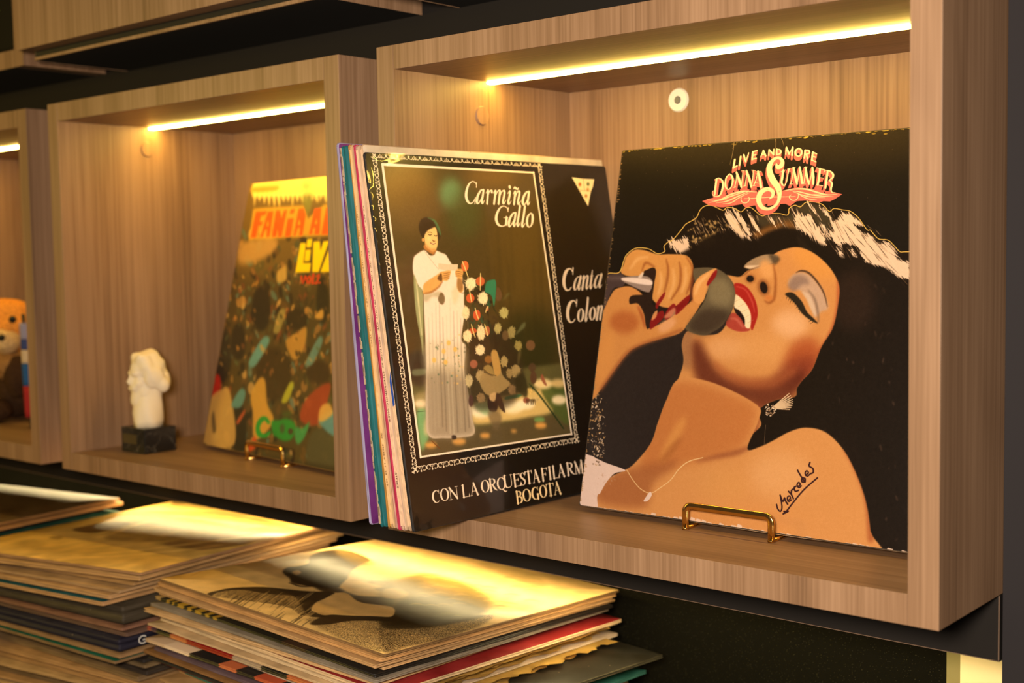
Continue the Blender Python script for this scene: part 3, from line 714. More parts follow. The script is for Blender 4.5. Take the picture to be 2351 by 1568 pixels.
    A.poly(ZW(760, 1250, 850, 1150, 870, 1300, 800, 1450), (216, 204, 160), .7, 4)
    # arms, hands, paper
    sk = (226, 168, 92)
    A.poly(ZW(560, 820, 700, 838, 855, 835, 845, 930, 700, 930, 560, 905), (226, 200, 164), 1, .6, sm=False)
    A.poly(ZW(330, 1220, 345, 1130, 450, 1050, 560, 980, 600, 950, 740, 930, 735, 1000, 715, 1050, 690, 1085, 620, 1090, 560, 1180, 450, 1260, 335, 1280), sk, 1, .7)
    A.stroke(ZW(345, 1275, 450, 1255, 560, 1180, 620, 1095), [3, 5, 4, 3], (160, 100, 48), .7, 1.5)
    A.poly(ZW(545, 1050, 600, 970, 620, 1060, 600, 1090), (90, 58, 30), .85, 1)
    for q in range(4):
        A.stroke(ZW(640, 975 + q * 26, 690, 968 + q * 30, 735, 958 + q * 26), [1.5, 2, 1], (150, 96, 50), .7, .4)
    A.poly(ZW(815, 940, 860, 905, 920, 910, 935, 960, 920, 1050, 935, 1220, 885, 1260, 840, 1180, 845, 1050, 820, 1000), sk, 1, .7)
    A.poly(ZW(845, 1060, 900, 1060, 930, 1180, 890, 1250, 845, 1180), (150, 108, 62), .8, 2)
    for q in range(3):
        A.stroke(ZW(820, 950 + q * 32, 865, 945 + q * 32, 915, 955 + q * 30), [1.5, 2, 1], (120, 76, 40), .75, .4)
    A.stroke(ZW(355, 645, 440, 760, 560, 910), 1.2, (196, 166, 130), .6)
    # head
    A.poly(ZW(345, 600, 360, 540, 520, 600, 510, 660, 480, 690, 440, 670), (186, 122, 60), 1, .8)
    A.poly(ZW(265, 300, 270, 220, 320, 150, 400, 128, 480, 160, 530, 230, 560, 300, 596, 380, 580, 450, 552, 470, 500, 420, 440, 450, 350, 470, 320, 440, 285, 370), (62, 44, 26), 1, 1)
    A.stroke(ZW(400, 135, 500, 185, 560, 300, 592, 390), [2, 5, 6, 3], (86, 122, 74), .8, 1.5)
    A.poly(ZW(352, 400, 400, 330, 460, 295, 515, 280, 540, 350, 550, 440, 550, 530, 530, 600, 480, 645, 420, 610, 370, 560, 352, 480), (244, 196, 120), 1, .8)
    A.poly(ZW(352, 500, 370, 560, 430, 620, 480, 645, 530, 600, 450, 600, 400, 560), (196, 134, 68), .7, 2)
    A.blob(ZW(330, 468)[0], 3, 4.5, (214, 156, 84), 1, .6)
    A.stroke(ZW(405, 385, 435, 398, 460, 385), [1, 2.4, 1], (70, 44, 24), .9, .3)
    A.stroke(ZW(498, 400, 525, 412, 540, 398), [1, 2.2, 1], (70, 44, 24), .9, .3)
    A.stroke(ZW(400, 362, 435, 352, 465, 368), [.8, 1.6, .8], (110, 70, 36), .8, .3)
    A.stroke(ZW(470, 470, 490, 490, 510, 485), [1.2, 2.4, 1.2], (120, 70, 30), .9, .4)
    A.stroke(ZW(440, 512, 480, 530, 515, 520), [1.4, 3.4, 1.4], (120, 50, 34), .9, .3)
    A.stroke(ZW(455, 519, 480, 527, 505, 521), [.8, 1.6, .8], (252, 236, 206), .9)
    A.blob(ZW(420, 450)[0], 5, 6, (252, 214, 146), .7, 3)
    # flower arrangement
    for i in range(150):
        q = R.random()
        p = ZF(60 + R.uniform(0, 180) + 300 * q * R.random(), 180 + 800 * q)[0]
        A.stroke([p, p + (R.uniform(-9, 9), R.uniform(-16, 6)), p + (R.uniform(-14, 14), R.uniform(-26, 8))], [.8, R.uniform(2, 7), .6], R.choice([(58, 66, 36), (44, 52, 30), (70, 54, 34), (36, 28, 18), (44, 90, 62), (52, 42, 26)]), .75, .8)
    A.poly(ZF(95, 700, 250, 560, 400, 600, 560, 900, 500, 1200, 260, 1290, 100, 1200), (54, 42, 28), .7, 8)
    A.poly(ZF(235, 240, 250, 180, 310, 160, 328, 180, 328, 270, 312, 390, 290, 300, 240, 270), (50, 128, 92), .95, 1)
    A.poly(ZF(330, 330, 335, 240, 355, 230, 380, 290, 365, 340), (104, 76, 50), .9, 1.2)
    A.stroke(ZF(385, 340, 430, 290, 450, 280), [2, 6, 2], (110, 112, 68), .5, 2)
    A.stroke(ZF(500, 630, 560, 560, 580, 530), [2, 10, 2], (120, 124, 84), .6, 2)
    A.stroke(ZF(520, 880, 530, 800, 540, 760), [4, 8, 3], (100, 88, 52), .6, 2)
    def mum(c, rx, ry, col):
        p = ZF(*c)[0]
        rx, ry = rx / 3.73, ry / 3.73
        A.blob(p, rx * .86, ry * .86, col, 1, 1)
        for i in range(26):
            a = R.uniform(0, 6.3)
            r0, r1 = R.uniform(.2, .7), R.uniform(.8, 1.1)
            A.stroke([p + (rx * r0 * math.cos(a), ry * r0 * math.sin(a)), p + (rx * r1 * math.cos(a), ry * r1 * math.sin(a))], [1.4, 3.4, 1.4], np.clip(np.array(col) * R.uniform(.84, 1.08), 0, 255), .9, .4)
    def anth(c, rx, ry, col, sp):
        p = ZF(*c)[0]
        A.blob(p, rx / 3.73, ry / 3.73, col, 1, .6)
        A.stroke(ZF(*sp), [2, 2.6, 2], (236, 206, 128), .95, .3)
    anth((62, 45), 32, 46, (214, 112, 60), (40, 5, 62, 60, 90, 140))
    anth((194, 175), 38, 40, (200, 100, 54), (197, 108, 196, 170, 194, 250))
    anth((108, 320), 36, 40, (206, 92, 50), (98, 240, 110, 300, 120, 350))
    anth((165, 465), 32, 46, (206, 88, 46), (150, 405, 165, 460, 180, 500))
    anth((130, 600), 34, 24, (190, 84, 44), (118, 545, 132, 600, 150, 655))
    anth((255, 600), 22, 42, (176, 100, 62), (232, 545, 248, 600, 256, 640))
    anth((255, 410), 12, 22, (170, 90, 66), (240, 440, 250, 410, 262, 390))
    for c, rx, ry, col in (((112, 195), 52, 58, (252, 228, 178)), ((218, 320), 48, 58, (252, 226, 176)), ((70, 445), 36, 60, (246, 220, 168)), ((84, 645), 42, 58, (250, 222, 168)), ((200, 615), 40, 70, (246, 218, 166)), ((193, 765), 44, 50, (244, 216, 166)),
                           ((398, 445), 42, 52, (178, 168, 104)), ((345, 578), 34, 48, (176, 162, 102)), ((462, 612), 38, 56, (150, 136, 84)), ((520, 728), 36, 44, (152, 136, 76)), ((400, 862), 34, 50, (170, 146, 92)), ((500, 945), 46, 64, (160, 136, 88)), ((445, 965), 30, 44, (150, 126, 80)), ((195, 985), 44, 54, (176, 150, 100)), ((98, 1030), 36, 56, (196, 176, 128)), ((200, 1175), 40, 44, (140, 114, 76)), ((465, 1105), 36, 48, (128, 102, 68)), ((615, 1115), 32, 26, (224, 190, 110)), ((665, 1190), 30, 26, (214, 184, 120))):
        mum(c, rx, ry, col)
    for c, rx, ry, col in (((625, 725), 40, 44, (116, 82, 54)), ((138, 885), 34, 36, (166, 98, 72)), ((265, 845), 34, 34, (150, 100, 46)), ((640, 915), 32, 40, (84, 62, 42)), ((650, 1000), 28, 56, (88, 60, 42)), ((590, 1195), 28, 26, (150, 84, 60)), ((115, 1200), 22, 50, (80, 54, 48)), ((410, 640), 28, 44, (108, 84, 54))):
        A.blob(ZF(*c)[0], rx / 3.73, ry / 3.73, col, .9, 1.2)
    A.poly(ZF(285, 800, 330, 770, 355, 830, 375, 950, 400, 1000, 450, 1060, 330, 1150, 240, 1140, 190, 1040, 220, 960, 310, 980), (158, 132, 84), .95, 1.5)
    A.poly(ZF(290, 790, 325, 765, 350, 820, 370, 950, 320, 980), (188, 146, 78), .9, 1.5)
    A.poly(ZF(220, 920, 260, 890, 300, 920, 310, 980, 250, 960), (160, 134, 76), .9, 1)
    A.stroke(ZF(225, 930, 270, 968, 330, 985), 1.6, (80, 60, 36), .8)
    A.poly(ZF(725, 970, 745, 1010, 765, 1070, 735, 1050, 712, 1000), (150, 84, 60), .9, 1)
    A.poly(ZF(260, 1180, 330, 1150, 350, 1210, 330, 1290, 270, 1280), (52, 36, 28), .95, 1.5)
    A.poly(ZF(330, 1140, 370, 1160, 408, 1300, 350, 1240), (66, 46, 34), .95, 1)
    A.poly(ZF(275, 1150, 325, 1130, 320, 1200, 280, 1195), (196, 160, 108), .95, 1)
    A.poly(ZF(260, 1290, 350, 1290, 380, 1360, 330, 1450, 290, 1400), (112, 92, 64), .7, 4)
    for i in range(9):
        x = 590 + i * 9
        A.stroke(ZF(x, 1190, x + R.uniform(-6, 6), 1235), [2, .8], (60, 44, 28), .8)
    A.poly(ZF(495, 1000, 560, 960, 600, 1080, 590, 1170, 520, 1120), (52, 46, 26), .85, 3)
    # trim everything outside the framed picture
    m, x0, y0 = A.mask([inn if np.sum(inn[:, 0] * np.roll(inn[:, 1], -1) - np.roll(inn[:, 0], -1) * inn[:, 1]) > 0 else inn[::-1]])
    M = np.zeros((A.H, A.W), np.float32)
    M[y0:y0 + m.shape[0], x0:x0 + m.shape[1]] = m
    bgc = np.array((27, 21, 15), np.float32)
    A.img = A.img * M[..., None] + bgc * (1 - M[..., None])
    # cream rule and the curled border
    A.stroke(np.vstack([inn, inn[:1]]), 7.5, cream, 1, sm=False, raw=True, cap=True)
    cx = inn.mean(0)
    off = 22
    x0, x1 = inn[[0, 3], 0].mean() - off, inn[[1, 2], 0].mean() + off
    y0, y1 = inn[[0, 1], 1].mean() - off, inn[[2, 3], 1].mean() + off
    mot = (238, 214, 180)
    def motif(px_, py_, ang, kind, k):
        ca, sa = math.cos(ang), math.sin(ang)
        def tr(P):
            P = np.asarray(P, float) * np.array([k, 1.0])
            return np.stack([px_ + P[:, 0] * ca - P[:, 1] * sa, py_ + P[:, 0] * sa + P[:, 1] * ca], 1)
        if kind == 0:
            for s in (-1, 1):
                P = [(s * (6.2 - 5.4 * math.cos(q)), 5.6 * math.sin(q)) for q in np.radians(np.linspace(-118, 118, 11))]
                A.stroke(tr(P), [2.6, 1.4, 1.8, 2.4, 1.8, 1.4, 2.6], mot, 1, raw=True)
                for e in (P[0], P[-1]):
                    A.blob_raw(tr([e])[0], 1.7, mot)
        else:
            A.stroke(tr([(0, -6), (0, 3)]), 2.2, mot, 1, raw=True)
            for s in (-1, 1):
                A.stroke(tr([(0, 4), (s * 3, 5.5), (s * 5, 2.5), (s * 3.4, 0)]), [1.6, 2.4, 2.0, 1.4], mot, 1, raw=True)
            A.blob_raw(tr([(0, -6)])[0], 2.6, mot)
    def run(ax, ay, bx, by, ang, pitch, k):
        d = math.hypot(bx - ax, by - ay)
        n = int(d / pitch / 2) * 2
        for i in range(n + 1):
            motif(ax + (bx - ax) * i / n, ay + (by - ay) * i / n, ang, i % 2, k)
    run(x0, y1, x1, y1, math.pi, 17.5, 1.15)
    run(x0, y0, x1, y0, 0, 17.5, 1.15)
    run(x0, y0, x0, y1, -math.pi / 2, 13.2, 0.9)
    run(x1, y0, x1, y1, math.pi / 2, 13.2, 0.9)
    # title
    def S(f, pts, w, sc, col=cream):
        P = f(*pts)
        A.stroke(P, np.array(w, float) / sc, col, 1, .35, sm=len(P) > 2)
    for pts, w in [((570, 335, 565, 250, 510, 195, 450, 195, 380, 260, 330, 400, 315, 540, 345, 660, 410, 725, 480, 700, 530, 620, 545, 575), (14, 18, 22, 26, 40, 58, 64, 60, 36, 22, 20, 14)), ((572, 220, 565, 330), (22, 10)), ((540, 590, 530, 735), (14, 20)),
                   ((745, 395, 680, 405, 610, 520, 580, 640, 590, 720, 640, 700, 710, 560), (30, 40, 52, 60, 44, 24, 20)), ((745, 395, 720, 560, 700, 680, 720, 725, 770, 640), (44, 46, 44, 34, 10)),
                   ((800, 480, 850, 400, 850, 470, 830, 730), (10, 40, 46, 46)), ((850, 560, 890, 430, 940, 410, 945, 450), (14, 24, 42, 46)),
                   ((980, 480, 1035, 410, 1030, 500, 1000, 735), (10, 40, 46, 46)), ((1030, 560, 1090, 430, 1140, 410, 1140, 500, 1110, 735), (14, 24, 44, 46, 46)), ((1140, 560, 1190, 440, 1250, 415, 1255, 500, 1220, 680, 1240, 730, 1295, 640), (14, 24, 44, 46, 46, 36, 10)),
                   ((1335, 490, 1390, 425, 1385, 520, 1350, 690, 1370, 740, 1425, 660), (10, 40, 46, 46, 36, 10)), ((1385, 318, 1386, 328), (60, 60)),
                   ((1465, 500, 1520, 430, 1515, 520, 1490, 745), (10, 40, 46, 46)), ((1515, 590, 1570, 450, 1620, 430, 1620, 520, 1585, 690, 1605, 745, 1655, 660), (14, 24, 44, 46, 46, 36, 10)), ((1480, 370, 1510, 330, 1550, 365, 1580, 375, 1605, 340), (16, 36, 44, 40, 14)),
                   ((1860, 440, 1800, 450, 1730, 560, 1705, 680, 1725, 755, 1770, 730, 1840, 600), (30, 40, 52, 60, 44, 24, 20)), ((1860, 440, 1840, 600, 1825, 710, 1840, 755, 1885, 680), (44, 46, 44, 34, 10)),
                   ((1345, 930, 1330, 850, 1270, 800, 1200, 800, 1130, 860, 1070, 990, 1055, 1120, 1100, 1240, 1190, 1285, 1270, 1260, 1300, 1180), (14, 18, 22, 28, 40, 58, 64, 56, 30, 22, 30)), ((1352, 830, 1345, 930), (22, 10)), ((1310, 1075, 1295, 1240), (58, 54)), ((1235, 1078, 1345, 1078), (16, 16)),
                   ((1530, 960, 1470, 970, 1400, 1080, 1365, 1200, 1375, 1285, 1420, 1260, 1500, 1110), (30, 40, 52, 60, 44, 24, 20)), ((1530, 960, 1510, 1120, 1480, 1240, 1500, 1285, 1545, 1200), (44, 46, 44, 34, 10)),
                   ((1640, 780, 1610, 1000, 1575, 1230, 1595, 1280, 1650, 1190), (46, 50, 50, 36, 10)), ((1760, 800, 1730, 1020, 1690, 1245, 1710, 1295, 1770, 1210), (46, 50, 50, 36, 10)),
                   ((1900, 965, 1840, 1030, 1810, 1150, 1825, 1270, 1880, 1300, 1930, 1230, 1950, 1100, 1940, 1000, 1900, 965), (24, 40, 56, 44, 22, 40, 56, 44, 24))]:
        S(ZC, pts, w, 10.686)
    dim = (246, 220, 188)
    def line2(org, word, adv, xw, yv, slope):
        x, y = org
        for ch, w in word:
            if ch == ' ':
                pass
            elif ch == 'C':
                put_glyph(A, 'C', (x, y), (w, w * slope), (yv[0] * 1.72, yv[1] * 1.72), dim, .95, .3)
            else:
                put_glyph(A, ch, (x, y), (w, w * slope), yv, dim, .95, .3)
            x += w * adv
            y += w * slope * adv
    line2((1289.5, 670), [('C', 26), ('a', 18), ('n', 18), ('t', 11), ('a', 19), (' ', 9), ('a', 19)], 1.0, 1, (2.0, -30), -.1)
    line2((1298, 744), [('C', 26), ('o', 16), ('l', 11), ('o', 16), ('m', 25), ('b', 15), ('i', 10), ('a', 19)], 1.0, 1, (2.0, -30), -.13)
    txt = [('C', 188, 305, 636), ('O', 298, 425, 608), ('N', 410, 552, 590), ('L', 585, 695, 557), ('A', 700, 828, 533), ('O', 850, 970, 495), ('R', 955, 1060, 474), ('Q', 1065, 1182, 458), ('U', 1148, 1272, 430), ('E', 1280, 1390, 412), ('S', 1378, 1462, 392), ('T', 1450, 1548, 372), ('A', 1545, 1652, 358), ('F', 1662, 1752, 332), ('I', 1752, 1812, 312), ('L', 1810, 1905, 300), ('A', 1888, 1990, 283), ('R', 2000, 2102, 258), ('M', 2105, 2240, 240), ('O', 2240, 2350, 212), ('N', 2350, 2470, 190), ('I', 2470, 2525, 168), ('C', 2525, 2630, 156), ('A', 2630, 2740, 136)]
    for i, (ch, x0_, x1_, yb) in enumerate(txt):
        o = ZL(x0_ + 4, yb)[0]
        w = (x1_ - x0_) / 5.8775 * {'A': 0.90, 'U': 1.10, 'Q': 1.04, 'R': 1.02}.get(ch, 0.96)
        put_glyph(A, ch, o, (w, -w * .2), (-3.4, -28.4), (246, 220, 190), 1, .3)
    for ch, x0_, x1_, yb in [('B', 1318, 1420, 640), ('O', 1412, 1530, 615), ('G', 1532, 1640, 590), ('O', 1640, 1745, 562), ('T', 1735, 1842, 540), ('A', 1832, 1942, 520)]:
        o = ZL(x0_ + 4, yb)[0]
        w = (x1_ - x0_) / 5.8775 * {'A': 0.90, 'U': 1.10, 'Q': 1.04, 'R': 1.02}.get(ch, 0.96)
        put_glyph(A, ch, o, (w, -w * .2), (-3.4, -28.4), (246, 214, 160), 1, .3)
    # label mark: a white wedge split in three
    A.poly(ZR(180, 75, 290, 90, 398, 95, 385, 170, 365, 215, 338, 358, 250, 200), (252, 226, 170), 1, .5, sm=False)
    A.stroke(ZR(290, 85, 305, 205), 1.4, (190, 150, 96), .8)
    A.stroke(ZR(240, 200, 370, 212), 1.4, (190, 150, 96), .8)
    for c, col in (((258, 145), (190, 96, 40)), ((338, 142), (84, 96, 50)), ((335, 195), (200, 140, 80)), ((318, 258), (186, 120, 60))):
        A.blob(ZR(*c)[0], 3.4, 4.2, col, .9, .8)
    A.grain(2.6)
    A.grain(1.8, 2)
    return A

def art_crowd():
    A = Art(512, 512, CRD_O, CRD_U, CRD_V, LP, LP, (74, 56, 26))
    R = random.Random(12)
    Z4, ZF = zm(430, 360, 2.12), zm(560, 390, 5.405)
    def X(*a):
        return Z4(*a)
    A.poly([(430, 380), (830, 380), (830, 640), (430, 640)], (112, 84, 36), .9, 20, sm=False)
    for i in range(900):                      # a loosely painted crowd
        x, y = R.uniform(440, 830), R.uniform(530, 1080)
        c = R.choice([(44, 30, 18), (34, 24, 16), (96, 66, 30), (150, 104, 48), (178, 128, 60), (84, 74, 36), (120, 60, 30), (196, 150, 78), (58, 44, 24), (70, 70, 44), (90, 110, 90)])
        s = R.uniform(4, 15)
        A.blob((x, y), s * R.uniform(.25, .55), s, c, .8, 1.2, R.uniform(-.5, .5))
    A.poly(X(310, 160, 325, 125, 680, 80, 690, 190, 320, 195), (240, 206, 96), 1, 2.5, sm=False)
    A.poly(X(320, 150, 440, 140, 430, 165, 325, 172), (206, 132, 28), .9, 3)
    A.blob(X(580, 140)[0], 10, 10, (176, 160, 70), .8, 4)
    for i in range(16):
        x = 325 + i * 23
        A.poly(X(x, 180, x + 12, 178, x + 8 + R.uniform(-8, 8), 205 + R.uniform(0, 45), x, 205), (244, 208, 110), .9, 2)
    A.poly(X(560, 190, 610, 185, 600, 250, 585, 280), (120, 120, 50), .8, 4)
    A.poly(X(250, 440, 320, 400, 420, 390, 430, 450, 360, 500, 260, 520), (186, 138, 70), .9, 6)
    # heads of hair and shoulders in front
    hd = [((360, 740), 46, 110, (36, 25, 18)), ((250, 900), 36, 90, (38, 26, 17)), ((535, 790), 55, 56, (44, 30, 18)), ((170, 960), 46, 140, (42, 32, 22)), ((420, 1060), 88, 130, (58, 38, 18)), ((640, 1050), 60, 60, (56, 34, 20)), ((660, 700), 30, 120, (38, 28, 18)), ((250, 1330), 40, 130, (34, 24, 16)), ((650, 1440), 70, 120, (74, 66, 40))]
    for c, rx, ry, col in hd:
        A.blob(X(*c)[0], rx / 2.12, ry / 2.12, col, .95, 3)
    for pts, col in [(X(130, 1070, 160, 1070, 160, 1150, 110, 1170), (178, 30, 20)), (X(100, 1200, 170, 1130, 210, 1150, 230, 1400, 80, 1390), (196, 150, 76)), (X(300, 1000, 370, 880, 400, 900, 330, 1020), (98, 150, 136)), (X(215, 1210, 260, 1130, 285, 1150, 260, 1220), (90, 140, 126)), (X(310, 1160, 350, 1080, 380, 1090, 390, 1200, 420, 1290, 330, 1380, 320, 1250), (206, 150, 54)), (X(460, 1190, 500, 1100, 520, 1110, 490, 1190), (176, 168, 40)), (X(550, 1280, 580, 1180, 660, 1110, 700, 1120, 640, 1300), (156, 56, 28)), (X(640, 1290, 690, 1240, 720, 1250, 720, 1360), (90, 140, 130)), (X(640, 1280, 650, 1220, 690, 1200, 710, 1250, 660, 1290), (214, 160, 70)), (X(480, 900, 530, 860, 580, 830, 570, 930, 520, 990), (188, 134, 52)), (X(420, 850, 450, 750, 480, 750, 450, 850), (150, 130, 64)), (X(580, 1000, 640, 880, 660, 900, 610, 1010), (96, 130, 110)), (X(620, 780, 660, 740, 660, 790), (206, 150, 60)), (X(280, 1440, 330, 1360, 330, 1420), (200, 70, 24)), (X(120, 1270, 130, 1240, 140, 1330, 125, 1340), (90, 70, 40)), (X(240, 1290, 280, 1230, 280, 1250, 250, 1300), (190, 80, 40)), (X(440, 560, 480, 530, 480, 600, 440, 610), (190, 150, 70)), (X(480, 890, 500, 800, 480, 800), (40, 28, 18))]:
        A.poly(pts, col, .92, 2.5)
    for i in range(170):
        x, y = R.uniform(450, 830), R.uniform(590, 860)
        s = R.uniform(3, 9)
        A.blob((x, y), s * R.uniform(.2, .5), s, R.choice([(206, 152, 70), (44, 30, 18), (160, 100, 44), (84, 96, 60), (30, 22, 15), (196, 130, 50), (120, 70, 34)]), .7, 1.0, R.uniform(-.7, .7))
    # lettering
    org, ol = (236, 84, 16), (236, 176, 34)
    wordbox = ZF(150, 500, 760, 450, 790, 620, 720, 840, 90, 870)
    A.poly(ZF(120, 480, 740, 440, 800, 600, 1000, 430, 1400, 400, 1330, 800, 60, 870), (226, 168, 44), .75, 2, sm=False)
    for pts in [ZF(150, 515, 290, 510, 270, 560, 215, 570, 200, 640, 240, 640, 220, 690, 185, 690, 150, 840, 85, 840), ZF(300, 515, 370, 512, 320, 830, 280, 830, 290, 740, 260, 745, 240, 830, 205, 835), ZF(400, 500, 450, 500, 470, 600, 500, 498, 540, 495, 470, 830, 425, 830, 420, 730, 400, 830, 350, 832), ZF(585, 490, 640, 485, 620, 540, 570, 545), ZF(545, 605, 620, 600, 580, 825, 510, 828), ZF(680, 480, 745, 475, 770, 560, 730, 815, 690, 815, 700, 720, 670, 722, 640, 820, 620, 820), ZF(880, 480, 965, 470, 940, 800, 880, 800, 890, 720, 860, 722, 850, 800, 810, 800), ZF(1025, 465, 1090, 460, 1050, 740, 1150, 735, 1140, 800, 965, 802), ZF(1200, 455, 1265, 450, 1225, 735, 1320, 730, 1310, 790, 1140, 795)]:
        A.poly(pts, org, 1, 1.0, sm=False)
    for pts in [ZF(210, 650, 225, 600, 240, 600), ZF(285, 700, 300, 620, 308, 690), ZF(672, 680, 692, 610, 702, 680), ZF(885, 670, 905, 600, 910, 670)]:
        A.poly(pts, ol, .9, .8, sm=False)
    yel = (250, 206, 4)
    A.poly(ZF(640, 1285, 700, 890, 770, 880, 800, 860, 1330, 840, 1270, 1285), (60, 42, 22), .6, 3, sm=False)
    for pts in [ZF(705, 905, 775, 905, 740, 1155, 835, 1155, 820, 1270, 640, 1275), ZF(790, 860, 850, 855, 840, 960, 775, 965), ZF(770, 990, 835, 988, 820, 1130, 752, 1135), ZF(865, 890, 945, 885, 955, 1000, 990, 885, 1060, 880, 930, 1270, 850, 1270), ZF(1090, 900, 1220, 890, 1210, 960, 1130, 970, 1120, 1040, 1190, 1040, 1180, 1100, 1110, 1110, 1095, 1190, 1180, 1190, 1170, 1265, 950, 1270)]:
        A.poly(pts, yel, 1, .8, sm=False)
    rd = (206, 56, 18)
    for pts, w in [((715, 1330, 735, 1410, 765, 1330), 26), ((815, 1325, 785, 1350, 790, 1400, 820, 1400, 830, 1350, 815, 1325), 22), ((865, 1300, 855, 1405, 900, 1405), 26), ((905, 1320, 935, 1300, 930, 1340, 905, 1405, 950, 1400), 22)]:
        A.stroke(ZF(*pts), w / 5.405, rd, 1, .6, sm=False)
    # marker signature in green
    gr = (26, 142, 44)
    ZG = zm(440, 940, 5.2275)
    A.stroke(ZG(930, 160, 880, 110, 820, 150, 795, 230, 820, 300, 880, 320, 940, 280), [6, 9, 10, 10, 10, 9, 6], gr, .95, 1)
    A.poly(ZG(960, 150, 1050, 130, 1150, 110, 1240, 170, 1240, 260, 1200, 360, 1110, 380, 1030, 340, 980, 300), gr, .85, 2.5)
    A.blob(ZG(1090, 230)[0], 6, 11, (70, 70, 40), .8, 2)
    A.blob(ZG(1190, 265)[0], 6, 7, (70, 46, 30), .9, 1.5)
    A.poly(ZG(1250, 210, 1330, 230, 1420, 150, 1360, 330, 1280, 420, 1240, 330), (56, 150, 74), .85, 2.5)
    A.poly(ZG(1090, 40, 1200, 30, 1190, 80, 1100, 80), (60, 96, 34), .6, 3)
    A.poly([(430, 1018), (830, 1082), (830, 1120), (430, 1060)], (44, 32, 20), .8, 3, sm=False)
    A.grain(2.5)
    return A

def art_portrait():
    """top cover of the front pile: a grainy black-on-cream portrait"""
    A = Art(800, 800, P1_F - P1_R[:, 0] * LP, P1_R[:, 0], P1_R[:, 1], LP, LP, (214, 176, 108))
    Za, Zb = zm(280, 1180, 3.792), zm(880, 1180, 3.457)
    rng = np.random.default_rng(4)
    noise = rng.random((800, 800)).astype(np.float32)
    streak = blur(rng.normal(0, 1, (800, 800)).astype(np.float32), 1)
    def speck(th):
        def f(sh, x0, y0):
            n = noise[y0:y0 + sh[0], x0:x0 + sh[1]]
            yy = np.linspace(0, 1, sh[0])[:, None]
            return (n > th).astype(np.float32)
        return f
    ink = (44, 33, 20)
    A.poly(Za(940, 430, 1350, 300, 1650, 250, 1700, 330, 1600, 420, 1500, 560, 1400, 560), (150, 118, 74), .7, 6, sm=False)
    A.poly(np.vstack([Za(940, 430, 1800, 190), Zb(0, 180, 700, 360, 1300, 480, 1700, 590), Zb(1000, 800), Zb(300, 900), Za(1900, 640), Za(1400, 560)]), (190, 154, 96), .5, 8, sm=False)
    # hair
    hair = Za(1400, 500, 1440, 465, 1530, 455, 1620, 430, 1640, 370, 1720, 330, 1850, 310, 1960, 320, 2060, 350, 2160, 400, 2080, 440, 1990, 500, 1960, 560, 1900, 620, 1880, 640, 1720, 640, 1600, 625, 1480, 600, 1460, 560, 1420, 530)
    A.poly(hair, ink, .96, 2)
    A.poly(Za(1480, 505, 1530, 490, 1560, 510, 1520, 530), (170, 136, 86), .9, 1)
    A.poly(Za(1850, 320, 2000, 330, 2200, 430, 2100, 450, 2000, 440), (104, 84, 44), .7, 8)
    A.stroke(Za(1460, 600, 1560, 630, 1680, 630), [2, 3, 2], ink, .9)
    A.poly(Za(1680, 630, 1880, 640, 1960, 680, 2060, 710, 2200, 720, 2351, 730, 2351, 800, 2200, 790, 2060, 770, 1900, 690, 1760, 680), ink, .85, 4)
    # face tones
    A.poly(Za(2130, 590, 2230, 580, 2350, 600, 2350, 640, 2230, 620), (120, 96, 50), .7, 4)
    A.poly(Za(2200, 650, 2351, 640, 2420, 690, 2300, 680), (110, 88, 46), .7, 4)
    A.poly(Zb(0, 560, 100, 530, 300, 470, 560, 520, 760, 600, 860, 700, 760, 800, 500, 860, 250, 880, 0, 860), (84, 70, 28), .75, 12)
    A.poly(Zb(120, 700, 400, 640, 700, 720, 800, 780, 560, 830, 300, 860, 60, 850), (52, 42, 18), .85, 9)
    A.poly(Zb(0, 600, 120, 590, 200, 640, 120, 670, 0, 660), (180, 146, 90), .9, 4)
    A.poly(Zb(300, 540, 520, 560, 640, 640, 480, 640, 340, 620), (140, 112, 60), .7, 8)
    for i in range(70):
        x, y = rng.uniform(150, 1150), rng.uniform(480, 860)
        A.stroke(Zb(x, y, x + 60, y - 6, x + 130, y + 8), [.6, 2.4, .6], (96, 78, 36) if i % 2 else (196, 160, 100), .4, 1.2)
    A.poly(Zb(740, 400, 900, 380, 1180, 470, 1300, 560, 1200, 570, 1000, 500), (150, 124, 70), .55, 8)
    # shirt: solid then dissolving into dots
    sh1 = Za(770, 710, 860, 660, 1000, 640, 1220, 635, 1400, 650, 1600, 670, 1850, 685, 1760, 740, 1690, 780, 1650, 840, 1760, 870, 1740, 900, 1560, 880, 1400, 800)
    A.poly(sh1, ink, .9, 1.5)
    A.poly(Za(780, 720, 1000, 660, 1300, 700, 1500, 720, 1600, 860, 1700, 900, 2000, 880, 2351, 890, 2351, 1200, 2290, 1235, 1800, 1060, 1400, 940, 1100, 850), (212, 174, 106), .75, 2, tex=speck(.42))
    A.poly(Za(1720, 900, 1800, 875, 2000, 885, 2351, 895, 2351, 930, 2000, 930, 1800, 960, 1640, 960), ink, .9, 2)
    A.poly(Za(1600, 920, 1760, 900, 2351, 920, 2351, 1130, 2250, 1200, 1900, 1080), ink, .7, 4, tex=speck(.5))
    A.poly(np.vstack([Zb(0, 820, 400, 850, 850, 800, 780, 880, 500, 980, 200, 1050, 0, 1080)]), ink, .8, 4, tex=speck(.4))
    A.poly(Zb(0, 800, 300, 820, 700, 800, 800, 810, 500, 880, 200, 910, 0, 900), (46, 36, 18), .75, 6)
    for i in range(120):
        q = rng.random()
        x, y = 820 + 900 * rng.random(), 660 + 260 * rng.random()
        P = Za(x, y, x - 60, y + 40, x - 130, y + 95)
        A.stroke(P, [.5, 2.2, .4], ink if i % 2 else (214, 178, 110), .5, .5)
